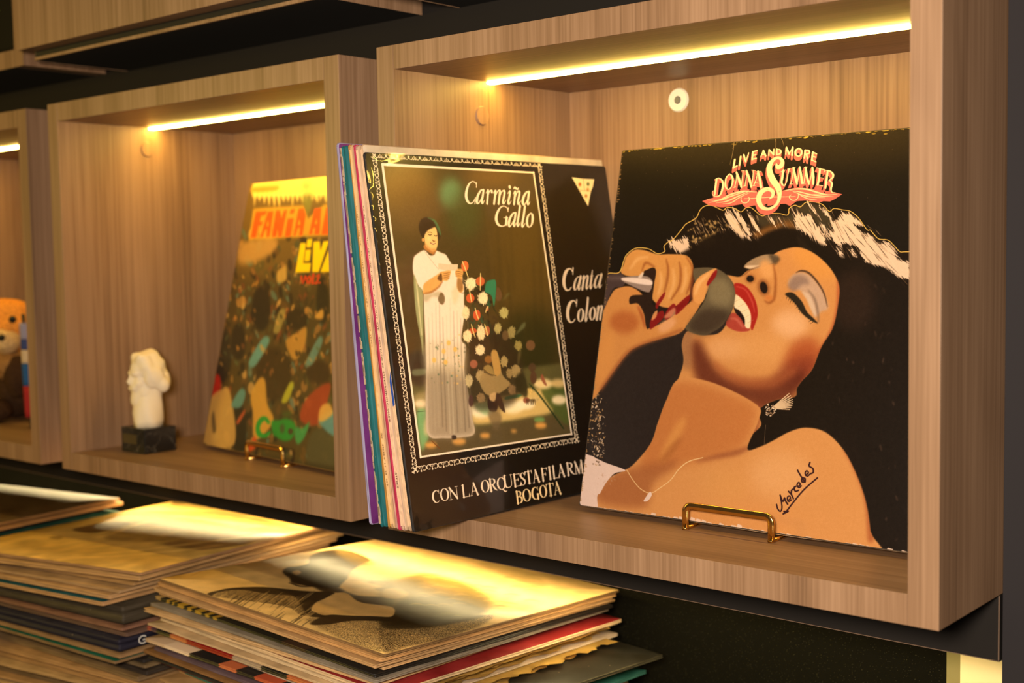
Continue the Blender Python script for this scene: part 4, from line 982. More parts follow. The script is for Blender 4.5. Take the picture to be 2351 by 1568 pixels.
    A.poly(Za(1655, 830, 1690, 770, 1760, 740, 1860, 690, 1960, 690, 2080, 770, 2351, 810, 2351, 890, 2200, 890, 1900, 870, 1750, 880), (200, 160, 96), .95, 1.5)
    A.stroke(Za(600, 540, 760, 470, 880, 460), [1, 2, 1], (160, 110, 50), .6, .6)
    A.mottle(.03, 12)
    A.grain(5)
    return A

def art_yellowed():
    """top cover of the second pile: pale ochre with brown wash patches and painted glossy streaks"""
    A = Art(480, 480, P2_F - P2_R[:, 0] * LP, P2_R[:, 0], P2_R[:, 1], LP, LP, (206, 166, 86))
    Z = zm(0, 1040, 2.939)
    br = (120, 88, 48)
    A.poly(Z(490, 515, 700, 470, 880, 470, 800, 505, 620, 540), (96, 68, 34), .85, 2.5)
    A.poly(Z(700, 560, 900, 470, 1200, 430, 1520, 490, 1450, 560, 1200, 590, 850, 600), (156, 122, 62), .8, 4)
    A.poly(Z(1100, 610, 1400, 560, 1700, 500, 1900, 500, 2080, 520, 1800, 590, 1420, 650, 1300, 650), (140, 106, 60), .9, 3)
    A.poly(Z(980, 395, 1300, 430, 1700, 480, 2000, 520, 1900, 480, 1500, 400), (120, 90, 46), .7, 3)
    A.poly(Z(330, 570, 420, 560, 400, 585), (150, 116, 60), .8, 2)
    for pts in ((400, 620, 700, 560, 1000, 460, 1250, 430), (500, 690, 900, 660, 1300, 610, 1700, 560), (350, 700, 700, 700, 1100, 670, 1500, 620)):
        A.stroke(Z(*pts), [1, 3, 3, 1], (238, 196, 110), .7, 2)  # pale gloss streaks, sheen painted into the print
    A.mottle(.05, 10)
    A.grain(4)
    return A
# ------------------------------------------------------------------ materials
def new_mat(name):
    m = bpy.data.materials.new(name)
    m.use_nodes = True
    nt = m.node_tree
    b = nt.nodes['Principled BSDF']
    return m, nt, b

def lin(c):
    c = np.array(c, float) / 255.0
    r = np.where(c <= 0.04045, c / 12.92, ((c + 0.055) / 1.055) ** 2.4)
    return (float(r[0]), float(r[1]), float(r[2]), 1.0)

def plain(name, col, rough=0.6, metal=0.0, spec=0.3, bump=0.0, scale=200.0, var=0.0):
    m, nt, b = new_mat(name)
    b.inputs['Base Color'].default_value = col
    b.inputs['Roughness'].default_value = rough
    b.inputs['Metallic'].default_value = metal
    b.inputs['Specular IOR Level'].default_value = spec
    if bump or var:
        tc = nt.nodes.new('ShaderNodeTexCoord')
        n = nt.nodes.new('ShaderNodeTexNoise')
        n.inputs['Scale'].default_value = scale
        n.inputs['Detail'].default_value = 4
        nt.links.new(tc.outputs['Object'], n.inputs['Vector'])
        if bump:
            bp = nt.nodes.new('ShaderNodeBump')
            bp.inputs['Strength'].default_value = bump
            bp.inputs['Distance'].default_value = 0.001
            nt.links.new(n.outputs['Fac'], bp.inputs['Height'])
            nt.links.new(bp.outputs['Normal'], b.inputs['Normal'])
        if var:
            r = nt.nodes.new('ShaderNodeMapRange')
            r.inputs[1].default_value, r.inputs[2].default_value = 0.3, 0.7
            r.inputs[3].default_value, r.inputs[4].default_value = 1 - var, 1 + var
            mx = nt.nodes.new('ShaderNodeMix')
            mx.data_type = 'RGBA'
            mx.blend_type = 'MULTIPLY'
            mx.inputs[0].default_value = 1.0
            mx.inputs[6].default_value = col
            nt.links.new(n.outputs['Fac'], r.inputs[0])
            nt.links.new(r.outputs[0], mx.inputs[7])
            nt.links.new(mx.outputs[2], b.inputs['Base Color'])
    return m

def wood(name, vertical=True, gain=1.0):
    """walnut-look laminate, grain running up (or along x)"""
    m, nt, b = new_mat(name)
    L = nt.links.new
    geo = nt.nodes.new('ShaderNodeNewGeometry')
    def mapped(sc):
        mp = nt.nodes.new('ShaderNodeMapping')
        mp.inputs['Scale'].default_value = sc if vertical else (sc[2], sc[1], sc[0])
        L(geo.outputs['Position'], mp.inputs['Vector'])
        return mp
    def noise(sc, det, dist=0.0, rough=0.55):
        n = nt.nodes.new('ShaderNodeTexNoise')
        n.inputs['Scale'].default_value = 1.0
        n.inputs['Detail'].default_value = det
        n.inputs['Roughness'].default_value = rough
        n.inputs['Distortion'].default_value = dist
        L(mapped(sc).outputs['Vector'], n.inputs['Vector'])
        return n
    broad = noise((26, 26, 0.7), 3, 0.25)
    fine = noise((340, 340, 3.4), 4, 0.1)
    pore = noise((620, 620, 14), 2)
    wave = nt.nodes.new('ShaderNodeTexNoise')
    wave.inputs['Scale'].default_value = 1.0
    wave.inputs['Detail'].default_value = 2
    wave.inputs['Distortion'].default_value = 1.2
    L(mapped((9, 9, 1.1)).outputs['Vector'], wave.inputs['Vector'])
    sn = nt.nodes.new('ShaderNodeMath')
    sn.operation = 'MULTIPLY'
    sn.inputs[1].default_value = 42.0
    L(wave.outputs['Fac'], sn.inputs[0])
    s2 = nt.nodes.new('ShaderNodeMath')
    s2.operation = 'SINE'
    L(sn.outputs[0], s2.inputs[0])
    def mad(a, k, c):
        q = nt.nodes.new('ShaderNodeMath')
        q.operation = 'MULTIPLY_ADD'
        L(a, q.inputs[0])
        q.inputs[1].default_value = k
        if isinstance(c, float):
            q.inputs[2].default_value = c
        else:
            L(c, q.inputs[2])
        return q.outputs[0]
    f = mad(broad.outputs['Fac'], 1.0, -0.43)
    f = mad(fine.outputs['Fac'], 0.95, f)
    f = mad(s2.outputs[0], 0.045, f)
    f = mad(pore.outputs['Fac'], 0.35, f)
    cr = nt.nodes.new('ShaderNodeValToRGB')
    e = cr.color_ramp.elements
    e[0].position, e[1].position = 0.22, 1.02
    g = gain * 0.77
    e[0].color = (0.150 * g, 0.078 * g, 0.037 * g, 1)
    e[1].color = (0.430 * g, 0.255 * g, 0.142 * g, 1)
    mid = e.new(0.62)
    mid.color = (0.300 * g, 0.168 * g, 0.087 * g, 1)
    L(f, cr.inputs[0])
    L(cr.outputs[0], b.inputs['Base Color'])
    b.inputs['Roughness'].default_value = 0.42
    b.inputs['Specular IOR Level'].default_value = 0.35
    bp = nt.nodes.new('ShaderNodeBump')
    bp.inputs['Strength'].default_value = 0.12
    bp.inputs['Distance'].default_value = 0.0006
    L(fine.outputs['Fac'], bp.inputs['Height'])
    L(bp.outputs['Normal'], b.inputs['Normal'])
    return m

M_WV = wood('wood_upright_grain')
M_WH = wood('wood_lengthwise_grain', False, 0.8)
M_EDGE = plain('edge_and_highlight', (0.15, 0.095, 0.06, 1), 0.5)  # brown board edge, also the strip painted as the lower-edge highlight

def black_laminate(name, base, speck, gloss=0.5, scale=330.0, dot=(0.30, 0.27, 0.22, 1)):
    m, nt, b = new_mat(name)
    L = nt.links.new
    geo = nt.nodes.new('ShaderNodeNewGeometry')
    v = nt.nodes.new('ShaderNodeTexVoronoi')
    v.inputs['Scale'].default_value = scale
    L(geo.outputs['Position'], v.inputs['Vector'])
    lt = nt.nodes.new('ShaderNodeMath')
    lt.operation = 'LESS_THAN'
    lt.inputs[1].default_value = 0.16
    L(v.outputs['Distance'], lt.inputs[0])
    sep = nt.nodes.new('ShaderNodeSeparateColor')
    L(v.outputs['Color'], sep.inputs[0])
    gt = nt.nodes.new('ShaderNodeMath')
    gt.operation = 'GREATER_THAN'
    gt.inputs[1].default_value = 1 - speck
    L(sep.outputs[0], gt.inputs[0])
    mu = nt.nodes.new('ShaderNodeMath')
    mu.operation = 'MULTIPLY'
    L(lt.outputs[0], mu.inputs[0])
    L(gt.outputs[0], mu.inputs[1])
    mx = nt.nodes.new('ShaderNodeMix')
    mx.data_type = 'RGBA'
    mx.inputs[6].default_value = base
    mx.inputs[7].default_value = dot
    L(mu.outputs[0], mx.inputs[0])
    L(mx.outputs[2], b.inputs['Base Color'])
    b.inputs['Roughness'].default_value = gloss
    b.inputs['Specular IOR Level'].default_value = 0.035
    return m
M_PANEL = black_laminate('black_board', (0.0175, 0.0150, 0.0130, 1), 0.0, 0.6)
M_PANEL_R = black_laminate('black_board_dusty', (0.026, 0.023, 0.0235, 1), 0.005, 0.55)
M_GRANITE = black_laminate('speckled_stone', (0.0040, 0.0035, 0.0016, 1), 0.34, 0.7, 760.0, (0.085, 0.078, 0.045, 1))
M_UNDER = plain('shade_black_underside', (0.012, 0.010, 0.008, 1), 0.7)  # near-black: shade under the upper row is put into the colour
M_STONE = plain('pale_cast_stone', (0.80, 0.66, 0.44, 1), 0.55, bump=0.4, scale=500)
M_GOLD = plain('polished_brass', (0.86, 0.52, 0.15, 1), 0.16, 1.0)
M_WHITE = plain('white_plastic', (0.66, 0.62, 0.54, 1), 0.5)
M_STEEL = plain('screw_steel', (0.13, 0.13, 0.13, 1), 0.4, 0.3)
M_CREAM = plain('cream_board', (0.72, 0.60, 0.30, 1), 0.5)
M_OLIVE = plain('olive_trim', (0.20, 0.17, 0.06, 1), 0.5)
M_COUNTER = plain('dark_counter', (0.03, 0.026, 0.022, 1), 0.5)

def emission(name, col, strength):
    m = bpy.data.materials.new(name)
    m.use_nodes = True
    nt = m.node_tree
    nt.nodes.clear()
    e = nt.nodes.new('ShaderNodeEmission')
    e.inputs[0].default_value = col
    e.inputs[1].default_value = strength
    o = nt.nodes.new('ShaderNodeOutputMaterial')
    nt.links.new(e.outputs[0], o.inputs[0])
    return m
LED_COL = (1.0, 0.65, 0.12, 1)
M_LED = emission('led_tape', LED_COL, 68.0)
M_LED_LOW = emission('led_tape_counter', (1.0, 0.76, 0.36, 1), 64.0)

def print_mat(name, image, gain=(1, 1, 1), rough=0.42, spec=0.3, bump=0.05):
    m, nt, b = new_mat(name)
    L = nt.links.new
    t = nt.nodes.new('ShaderNodeTexImage')
    t.image = image
    t.extension = 'EXTEND'
    uv = nt.nodes.new('ShaderNodeUVMap')
    uv.uv_map = 'UVMap'
    L(uv.outputs[0], t.inputs[0])
    mx = nt.nodes.new('ShaderNodeMix')
    mx.data_type = 'RGBA'
    mx.blend_type = 'MULTIPLY'
    mx.inputs[0].default_value = 1.0
    mx.inputs[7].default_value = (*gain, 1)
    L(t.outputs[0], mx.inputs[6])
    L(mx.outputs[2], b.inputs['Base Color'])
    b.inputs['Roughness'].default_value = rough
    b.inputs['Specular IOR Level'].default_value = spec
    if bump:
        tc = nt.nodes.new('ShaderNodeTexCoord')
        n = nt.nodes.new('ShaderNodeTexNoise')
        n.inputs['Scale'].default_value = 14.0
        n.inputs['Detail'].default_value = 3
        L(tc.outputs['Object'], n.inputs['Vector'])
        bp = nt.nodes.new('ShaderNodeBump')
        bp.inputs['Strength'].default_value = bump
        bp.inputs['Distance'].default_value = 0.01
        L(n.outputs['Fac'], bp.inputs['Height'])
        L(bp.outputs['Normal'], b.inputs['Normal'])
    return m

_card = {}
def card(col, rough=0.65):
    """worn cardboard: streaks along the edge, small rubs"""
    key = (tuple(col), rough)
    if key in _card:
        return _card[key]
    m, nt, b = new_mat('card_%d_%d_%d' % tuple(col))
    L = nt.links.new
    tc = nt.nodes.new('ShaderNodeTexCoord')
    mp = nt.nodes.new('ShaderNodeMapping')
    mp.inputs['Scale'].default_value = (34, 34, 900)
    L(tc.outputs['Object'], mp.inputs['Vector'])
    n = nt.nodes.new('ShaderNodeTexNoise')
    n.inputs['Scale'].default_value = 1.0
    n.inputs['Detail'].default_value = 5
    L(mp.outputs[0], n.inputs['Vector'])
    n2 = nt.nodes.new('ShaderNodeTexNoise')
    n2.inputs['Scale'].default_value = 320
    n2.inputs['Detail'].default_value = 2
    L(tc.outputs['Object'], n2.inputs['Vector'])
    cr = nt.nodes.new('ShaderNodeValToRGB')
    c = np.array(lin(col)) * 0.72
    e = cr.color_ramp.elements
    e[0].position, e[1].position = 0.28, 0.72
    e[0].color = (*(c[:3] * 0.60), 1)
    e[1].color = (*np.minimum(c[:3] * 1.12 + 0.012, 1), 1)
    L(n.outputs['Fac'], cr.inputs[0])
    gt = nt.nodes.new('ShaderNodeMath')
    gt.operation = 'GREATER_THAN'
    gt.inputs[1].default_value = 0.745
    L(n2.outputs['Fac'], gt.inputs[0])
    mx = nt.nodes.new('ShaderNodeMix')
    mx.data_type = 'RGBA'
    mx.inputs[7].default_value = (0.42, 0.30, 0.18, 1) if c[:3].mean() < 0.2 else (*(c[:3] * 0.55), 1)
    L(gt.outputs[0], mx.inputs[0])
    L(cr.outputs[0], mx.inputs[6])
    L(mx.outputs[2], b.inputs['Base Color'])
    b.inputs['Roughness'].default_value = rough
    b.inputs['Specular IOR Level'].default_value = 0.25
    _card[key] = m
    return m

def banded(name, stops):
    """a spine printed in blocks of colour along its length (object x)"""
    m, nt, b = new_mat(name)
    L = nt.links.new
    tc = nt.nodes.new('ShaderNodeTexCoord')
    sx = nt.nodes.new('ShaderNodeSeparateXYZ')
    L(tc.outputs['Object'], sx.inputs[0])
    mr = nt.nodes.new('ShaderNodeMapRange')
    mr.inputs[1].default_value, mr.inputs[2].default_value = 0.0, LP
    L(sx.outputs[0], mr.inputs[0])
    cr = nt.nodes.new('ShaderNodeValToRGB')
    cr.color_ramp.interpolation = 'CONSTANT'
    e = cr.color_ramp.elements
    e[0].position, e[0].color = stops[0][0], lin(stops[0][1])
    e[1].position, e[1].color = stops[1][0], lin(stops[1][1])
    for p, c in stops[2:]:
        q = e.new(p)
        q.color = lin(np.array(c) * 0.86)
    L(mr.outputs[0], cr.inputs[0])
    L(cr.outputs[0], b.inputs['Base Color'])
    b.inputs['Roughness'].default_value = 0.45
    return m

# ------------------------------------------------------------------ object helpers
def link(o, parent=None):
    COL.objects.link(o)
    if parent is not None:
        o.parent = parent
    return o

def obj(name, me, mats=(), parent=None, smooth_=False):
    if isinstance(me, bmesh.types.BMesh):
        bm = me
        me = bpy.data.meshes.new(name)
        bm.normal_update()
        bm.to_mesh(me)
        bm.free()
    for m in (mats if isinstance(mats, (list, tuple)) else [mats]):
        me.materials.append(m)
    if smooth_:
        me.polygons.foreach_set('use_smooth', [True] * len(me.polygons))
    return link(bpy.data.objects.new(name, me), parent)

def thing(name, label, cat, loc=(0, 0, 0), group=None, mat=None):
    o = bpy.data.objects.new(name, None)
    o.empty_display_size = 0.02
    if mat is not None:
        o.matrix_world = mat
    else:
        o.location = loc
    COL.objects.link(o)
    tag(o, label, cat, group)
    return o

def tag(o, label, cat, group=None):
    o['label'] = label
    o['category'] = cat
    if group:
        o['group'] = group
    return o

def add_box(bm, x0, x1, y0, y1, z0, z1, bev=0.0, mi=0):
    r = bmesh.ops.create_cube(bm, size=1.0)
    vs = r['verts']
    for v in vs:
        v.co = Vector((x0 + (v.co.x + 0.5) * (x1 - x0), y0 + (v.co.y + 0.5) * (y1 - y0), z0 + (v.co.z + 0.5) * (z1 - z0)))
    fs = list({f for v in vs for f in v.link_faces})
    if bev > 0:
        es = list({e for v in vs for e in v.link_edges})
        rb = bmesh.ops.bevel(bm, geom=es, offset=bev, segments=2, affect='EDGES', profile=0.5)
        fs = list(set(rb['faces']) | {f for f in fs if f.is_valid})
    for f in fs:
        if f.is_valid:
            f.material_index = mi
    return fs

def box_bm(*a, bev=0.0):
    bm = bmesh.new()
    add_box(bm, *a, bev=bev)
    return bm

def board(name, dims, parent, bev=0.00025):
    """a veneered board: upright grain on its upright faces, lengthwise on top and bottom"""
    bm = box_bm(*dims, bev=bev)
    bm.normal_update()
    for f in bm.faces:
        f.material_index = 1 if abs(f.normal.z) > 0.75 else 0
    return obj(name, bm, [M_WV, M_WH], parent)

def add_disc(bm, c, axis, r, h, seg=28, r2=None, mi=0):
    r2 = r if r2 is None else r2
    ret = bmesh.ops.create_cone(bm, cap_ends=True, segments=seg, radius1=r, radius2=r2, depth=h)
    q = Vector(axis).to_track_quat('Z', 'Y')
    for v in ret['verts']:
        v.co = q @ v.co + Vector(c)
    for f in {f for v in ret['verts'] for f in v.link_faces}:
        f.material_index = mi

def sweep(path, w, h, up=None, closed_ends=True):
    """a flat bar (w across, h along the local up) swept along a path; returns a bmesh"""
    bm = bmesh.new()
    P = [Vector(p) for p in path]
    rings = []
    for i, p in enumerate(P):
        d = (P[min(i + 1, len(P) - 1)] - P[max(i - 1, 0)]).normalized()
        side = Vector(up[i] if isinstance(up, list) else up)
        side = (side - d * side.dot(d)).normalized()
        b = d.cross(side)
        ring = []
        n = 10
        for k in range(n):
            a = 2 * math.pi * (k + 0.5) / n
            ca, sa = math.cos(a), math.sin(a)
            sq = 4.0
            rr = (abs(ca) ** sq + abs(sa) ** sq) ** (-1 / sq)
            ring.append(bm.verts.new(p + side * (h / 2 * rr * sa) + b * (w / 2 * rr * ca)))
        rings.append(ring)
    for a, b in zip(rings, rings[1:]):
        n = len(a)
        for k in range(n):
            bm.faces.new((a[k], a[(k + 1) % n], b[(k + 1) % n], b[k]))
    bm.faces.new(rings[0][::-1])
    bm.faces.new(rings[-1])
    bmesh.ops.recalc_face_normals(bm, faces=bm.faces)
    return bm

def quad_uv(name, o, u, v, su, sv, mat, parent=None, nx=1, ny=1, fn=None):
    bm = bmesh.new()
    uvl = bm.loops.layers.uv.new('UVMap')
    o, u, v = Vector(o), Vector(u), Vector(v)
    n = u.cross(v)
    g = [[bm.verts.new(o + u * (su * i / nx) + v * (sv * j / ny) + (n * fn(i / nx, j / ny) if fn else Vector())) for i in range(nx + 1)] for j in range(ny + 1)]
    for j in range(ny):
        for i in range(nx):
            f = bm.faces.new((g[j][i], g[j][i + 1], g[j + 1][i + 1], g[j + 1][i]))
            for l, (a, b) in zip(f.loops, ((i, j), (i + 1, j), (i + 1, j + 1), (i, j + 1))):
                l[uvl].uv = (a / nx, b / ny)
    return obj(name, bm, mat, parent, nx * ny > 1)

# ------------------------------------------------------------------ the setting
U0 = 0.4715                                     # underside of the upper row
BOXES_X = [-2 * PITCH, -PITCH, 0.0]
def struct(name, bm, mats):
    o = obj(name, bm, mats)
    o['kind'] = 'structure'
    return o

PZ0, PZ1 = -0.0475, U0 + BH + 0.12
PY0, PY1 = PD, PD + 0.016
XL = -2 * PITCH - 0.35
bm = bmesh.new()
cl = 0.0004
def pan(x0, x1, z0, z1):
    add_box(bm, x0, x1, PY0, PY1, z0, z1)
pan(XL, BW + 0.0, PZ0, -cl)                     # below the lower row
pan(XL, BW + 0.0, BH + cl, U0 - cl)             # between the rows
pan(XL, BW + 0.0, U0 + BH + cl, PZ1)
for z0, z1 in ((-cl, BH + cl), (U0 - cl, U0 + BH + cl)):
    xs = [XL] + [q for x in BOXES_X for q in (x - cl, x + BW + cl)]
    for a, b_ in zip(xs[0::2], xs[1::2]):
        pan(a, b_, z0, z1)
struct('wall_back', bm, M_PANEL)
struct('wall_right', box_bm(BW + 0.0006, 1.25, PY0 + 0.003, PY1 + 0.003, -0.6, PZ1, bev=0.0004), M_PANEL_R)
struct('trim_highlight', box_bm(XL, BW, PY0 - 0.0009, PY0 - 0.0001, PZ0, PZ0 + 0.0005), M_EDGE)          # highlight on the board's lower edge, painted as a brown strip
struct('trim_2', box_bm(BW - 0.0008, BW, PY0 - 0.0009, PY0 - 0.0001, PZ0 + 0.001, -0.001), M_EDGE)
struct('wall_lower', box_bm(XL, BW + 0.1, 0.262, 0.28, -0.6, -0.0275), M_GRANITE)                 # speckled splashback behind the piles
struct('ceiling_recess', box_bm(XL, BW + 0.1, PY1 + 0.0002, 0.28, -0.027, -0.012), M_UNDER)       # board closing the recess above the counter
COUNTER_Z = -0.215
struct('counter', box_bm(XL, BW + 0.1, -0.26, 0.2618, COUNTER_Z - 0.03, COUNTER_Z, bev=0.001), M_COUNTER)
struct('trim_3', box_bm(0.4080, 0.4205, 0.244, 0.2616, COUNTER_Z + 0.0005, -0.0280), M_OLIVE)
struct('wall_end', box_bm(0.4210, 0.60, 0.240, 0.2616, COUNTER_Z + 0.0005, -0.0280), M_CREAM)

# the light tape under the black board, hidden behind its lower edge
cl_ = thing('counter_light_strip', 'long warm light strip hidden behind the lower edge of the black board', 'light strip', (0, 0, -0.04))
obj('housing', box_bm(-1.4, 0.44, 0.1245, 0.1405, -0.0022, 0.0125), M_WHITE, cl_)
obj('light_tape', box_bm(-1.38, 0.42, 0.1265, 0.1385, -0.0043, -0.0023), M_LED_LOW, cl_)

# ------------------------------------------------------------------ wall boxes
def screw_cap(parent, c, axis, r, mat, screw):
    bm = bmesh.new()
    add_disc(bm, Vector(c) + Vector(axis) * 0.0009, axis, r, 0.0018, 36, r * 0.9)
    o = obj('screw_cap', bm, mat, parent)
    if screw:
        bm = bmesh.new()
        add_disc(bm, Vector(c) + Vector(axis) * 0.0021, axis, r * 0.34, 0.0008, 20, r * 0.26)
        s = obj('screw_head', bm, M_STEEL, o)
        s['label'] = 'grey steel screw head'
    return o

def wall_box(x, z, label, led=True, caps=(), under=False):
    r = thing('wall_box', label, 'wall box', (x, 0, z), 'wood veneer boxes standing out of the black wall')
    e = 0.0001
    board('side_panel', (0, T, 0, DI, 0, BH), r)
    board('side_panel', (BW - T, BW, 0, DI, 0, BH), r)
    board('top_panel', (T + e, BW - T - e, 0.0001, DI, BH - T, BH), r)
    board('bottom_panel', (T + e, BW - T - e, 0.0001, DI, 0, T), r)
    if under:
        obj('underside', box_bm(T + 0.001, BW - T - 0.001, 0.001, PD - 0.001, -0.0004, -0.00005), M_UNDER, r)['label'] = 'underside blackened for shade'  # near-black sheet on the wood, shade painted as colour
    board('back_panel', (0, BW, DI + e, DI + 0.014, 0, BH), r)
    if led:
        s = obj('light_strip', box_bm(T + 0.0004, BW - T - 0.0004, 0.1190, 0.1275, BH - T - 0.0022, BH - T - 0.0001, bev=0.0005), M_LED, r)
        s['label'] = 'glowing warm white light strip'
    for c, ax, rr, m, sc in caps:
        o = screw_cap(r, c, ax, rr, m, sc)
        if sc:
            o['label'] = 'round white cap with a screw in its middle'
    return r

wall_box(BOXES_X[2], 0, 'large lit wooden wall box at lower right holding the standing records and the singer cover', caps=[((0.1495, DI, 0.3822), (0, -1, 0), 0.0112, M_WHITE, True), ((T, 0.1118, 0.3692), (1, 0, 0), 0.0090, M_WV, False)])
wall_box(BOXES_X[1], 0, 'lit wooden wall box in the middle holding the small bust and the crowd cover', caps=[((T, 0.1160, 0.3750), (1, 0, 0), 0.0090, M_WV, False)])
wall_box(BOXES_X[0], 0, 'lit wooden wall box at the left edge holding the plush toy')
wall_box(BOXES_X[0], U0, 'unlit open wooden box of the upper row with a black case in it', led=False, under=True)

def closed_cabinet(x, label):
    r = thing('wall_cabinet', label, 'cabinet', (x, 0, U0 - 0.0022), 'closed cabinets of the upper row')
    obj('carcass', box_bm(0, BW, -0.012, DI, 0.0005, BH), M_UNDER, r)  # black all over: shade below and behind the door is in the colour
    board('side_panel', (-0.0005, -0.0001, -0.012, PD - 0.0005, 0.0, BH), r, 0)
    board('side_panel', (BW + 0.0001, BW + 0.0005, -0.012, PD - 0.0005, 0.0, BH), r, 0)
    d = board('door', (0.0005, BW - 0.0005, -0.0335, -0.0150, 0.0098, BH), r)
    board('front_rail', (0.004, BW - 0.004, -0.0149, -0.0121, 0.0002, 0.0036), r, 0)
    return r
closed_cabinet(BOXES_X[1], 'closed wooden cabinet with a dark underside above the box with the bust')
closed_cabinet(BOXES_X[2], 'closed wooden cabinet above the box with the singer cover, only its dark underside showing')

# black case in the upper left box
bc = thing('black_case', 'black case with a lime green stripe in the open box at upper left', 'case', (-0.742, 0.006, U0 + T + 0.0002))
obj('body', box_bm(0, 0.1226, 0, 0.18, 0, 0.30, bev=0.006), plain('black_plastic', (0.006, 0.005, 0.005, 1), 0.6, spec=0.08), bc)
ls = obj('stripe', sweep([(0.0765, -0.0006, 0.050), (0.0715, -0.0006, 0.10), (0.062, -0.0006, 0.20), (0.055, -0.0006, 0.28)], 0.009, 0.001, (0, -1, 0)), plain('lime_paint', (0.50, 0.62, 0.06, 1), 0.4), bc)
ls['label'] = 'lime green stripe'

# ------------------------------------------------------------------ record sleeves
def sleeve_bm(s, th, seed=0, warp=0.0, th_bottom=None, sx=None, frill=0.0):
    """square card sleeve, corner at the origin, x and y to the right and up, front face at z = 0 and body below it;
    three open edges with a mouth between two boards, the edge x = 0 is the folded spine"""
    R = random.Random(seed)
    bm = bmesh.new()
    uvl = bm.loops.layers.uv.new('UVMap')
    sx = sx or s
    rc = 0.0022
    per = []
    n = 9
    def corner(cx, cy, a0):
        for k in range(4):
            a = math.radians(a0 + 30 * k)
            per.append((cx + rc * math.cos(a), cy + rc * math.sin(a), None))
    for i in range(1, n):
        per.append((rc + (sx - 2 * rc) * i / n, 0, 0))
    corner(sx - rc, rc, -90)
    for i in range(1, n):
        per.append((sx, rc + (s - 2 * rc) * i / n, 1))
    corner(sx - rc, s - rc, 0)
    for i in range(1, n):
        per.append((sx - rc - (sx - 2 * rc) * i / n, s, 2))
    corner(rc, s - rc, 90)
    for i in range(1, n):
        per.append((0, s - rc - (s - 2 * rc) * i / n, 3))
    corner(rc, rc, 180)
    m = len(per)
    cx, cy = sx / 2, s / 2
    ph = [R.uniform(0, 6.28) for _ in range(4)]
    def wz(x, y):
        if not warp:
            return 0.0
        u, v = x / sx - 0.5, y / s - 0.5
        return warp * (math.sin(4.2 * u + ph[0]) * 0.5 + math.sin(5.1 * v + ph[1]) * 0.5 + 1.3 * (u * u + v * v) * math.sin(ph[2]))
    def thick(y):
        return th if th_bottom is None else th_bottom + (th - th_bottom) * min(1, y / s)
    def ring(inset, zf, k=1.0, jit=0.0):
        out = []
        for i, (x, y, side) in enumerate(per):
            dx, dy = cx - x, cy - y
            d = math.hypot(dx, dy)
            ins = inset if not callable(inset) else inset(side)
            if jit:
                ins += R.uniform(-jit, jit)
            X, Y = x + dx / d * ins, y + dy / d * ins
            X, Y = cx + (X - cx) * k, cy + (Y - cy) * k
            out.append(bm.verts.new((X, Y, -thick(Y) * zf + wz(X, Y))))
        return out
    mouth = lambda side: -0.0002 if side == 3 else 0.0022
    lip = lambda side: 0.0 if side == 3 else 0.0001
    rings = [ring(0, 0.0, 0.35), ring(0, 0.0, 0.75), ring(0.0009, 0.0), ring(lip, 0.13, 1, frill), ring(lip, 0.32, 1, frill), ring(mouth, 0.42), ring(mouth, 0.58), ring(lip, 0.68, 1, frill), ring(lip, 0.87, 1, frill), ring(0.0009, 1.0), ring(0, 1.0, 0.75), ring(0, 1.0, 0.35)]
    faces = []
    c0 = bm.verts.new((cx, cy, wz(cx, cy)))
    for k in range(m):
        f = bm.faces.new((c0, rings[0][k], rings[0][(k + 1) % m]))
        f.material_index = 1
    for ri in range(len(rings) - 1):
        a, b = rings[ri], rings[ri + 1]
        for k in range(m):
            f = bm.faces.new((a[k], b[k], b[(k + 1) % m], a[(k + 1) % m]))
            f.material_index = 1 if ri < 2 else 0
            f.smooth = True
    c1 = bm.verts.new((cx, cy, -thick(cy) + wz(cx, cy)))
    for k in range(m):
        bm.faces.new((c1, rings[-1][(k + 1) % m], rings[-1][k]))
    for f in bm.faces:
        for l in f.loops:
            l[uvl].uv = (l.vert.co.x / sx, l.vert.co.y / s)
    return bm

def frame_matrix(o, u, v):
    u, v = Vector(u), Vector(v)
    n = u.cross(v)
    m = Matrix((u, v, n)).transposed().to_4x4()
    m.translation = Vector(o)
    return m

# ------------------------------------------------------------------ the singer cover on its stand
IM_SING = art_singer().image('print_singer')
M_SING = print_mat('print_singer', IM_SING, (0.67, 0.67, 0.69), 0.40, 0.16, 0.04)
M_BOARD = card((214, 180, 140))
sg = thing('record_album', 'record album with a singer and microphone on its black cover, on the brass stand', 'record', mat=frame_matrix(SING_O, SING_U, SING_V))
sl = obj('sleeve', sleeve_bm(LP, 0.0042, 1, 0.0, frill=0.0003), [M_BOARD, M_BOARD], sg)
obj('front_cover', sleeve_bm(LP - 0.0004, 0.0003, 2), [card((60, 46, 30)), M_SING], sg).location = (0.0002, 0.0002, 0.00035)

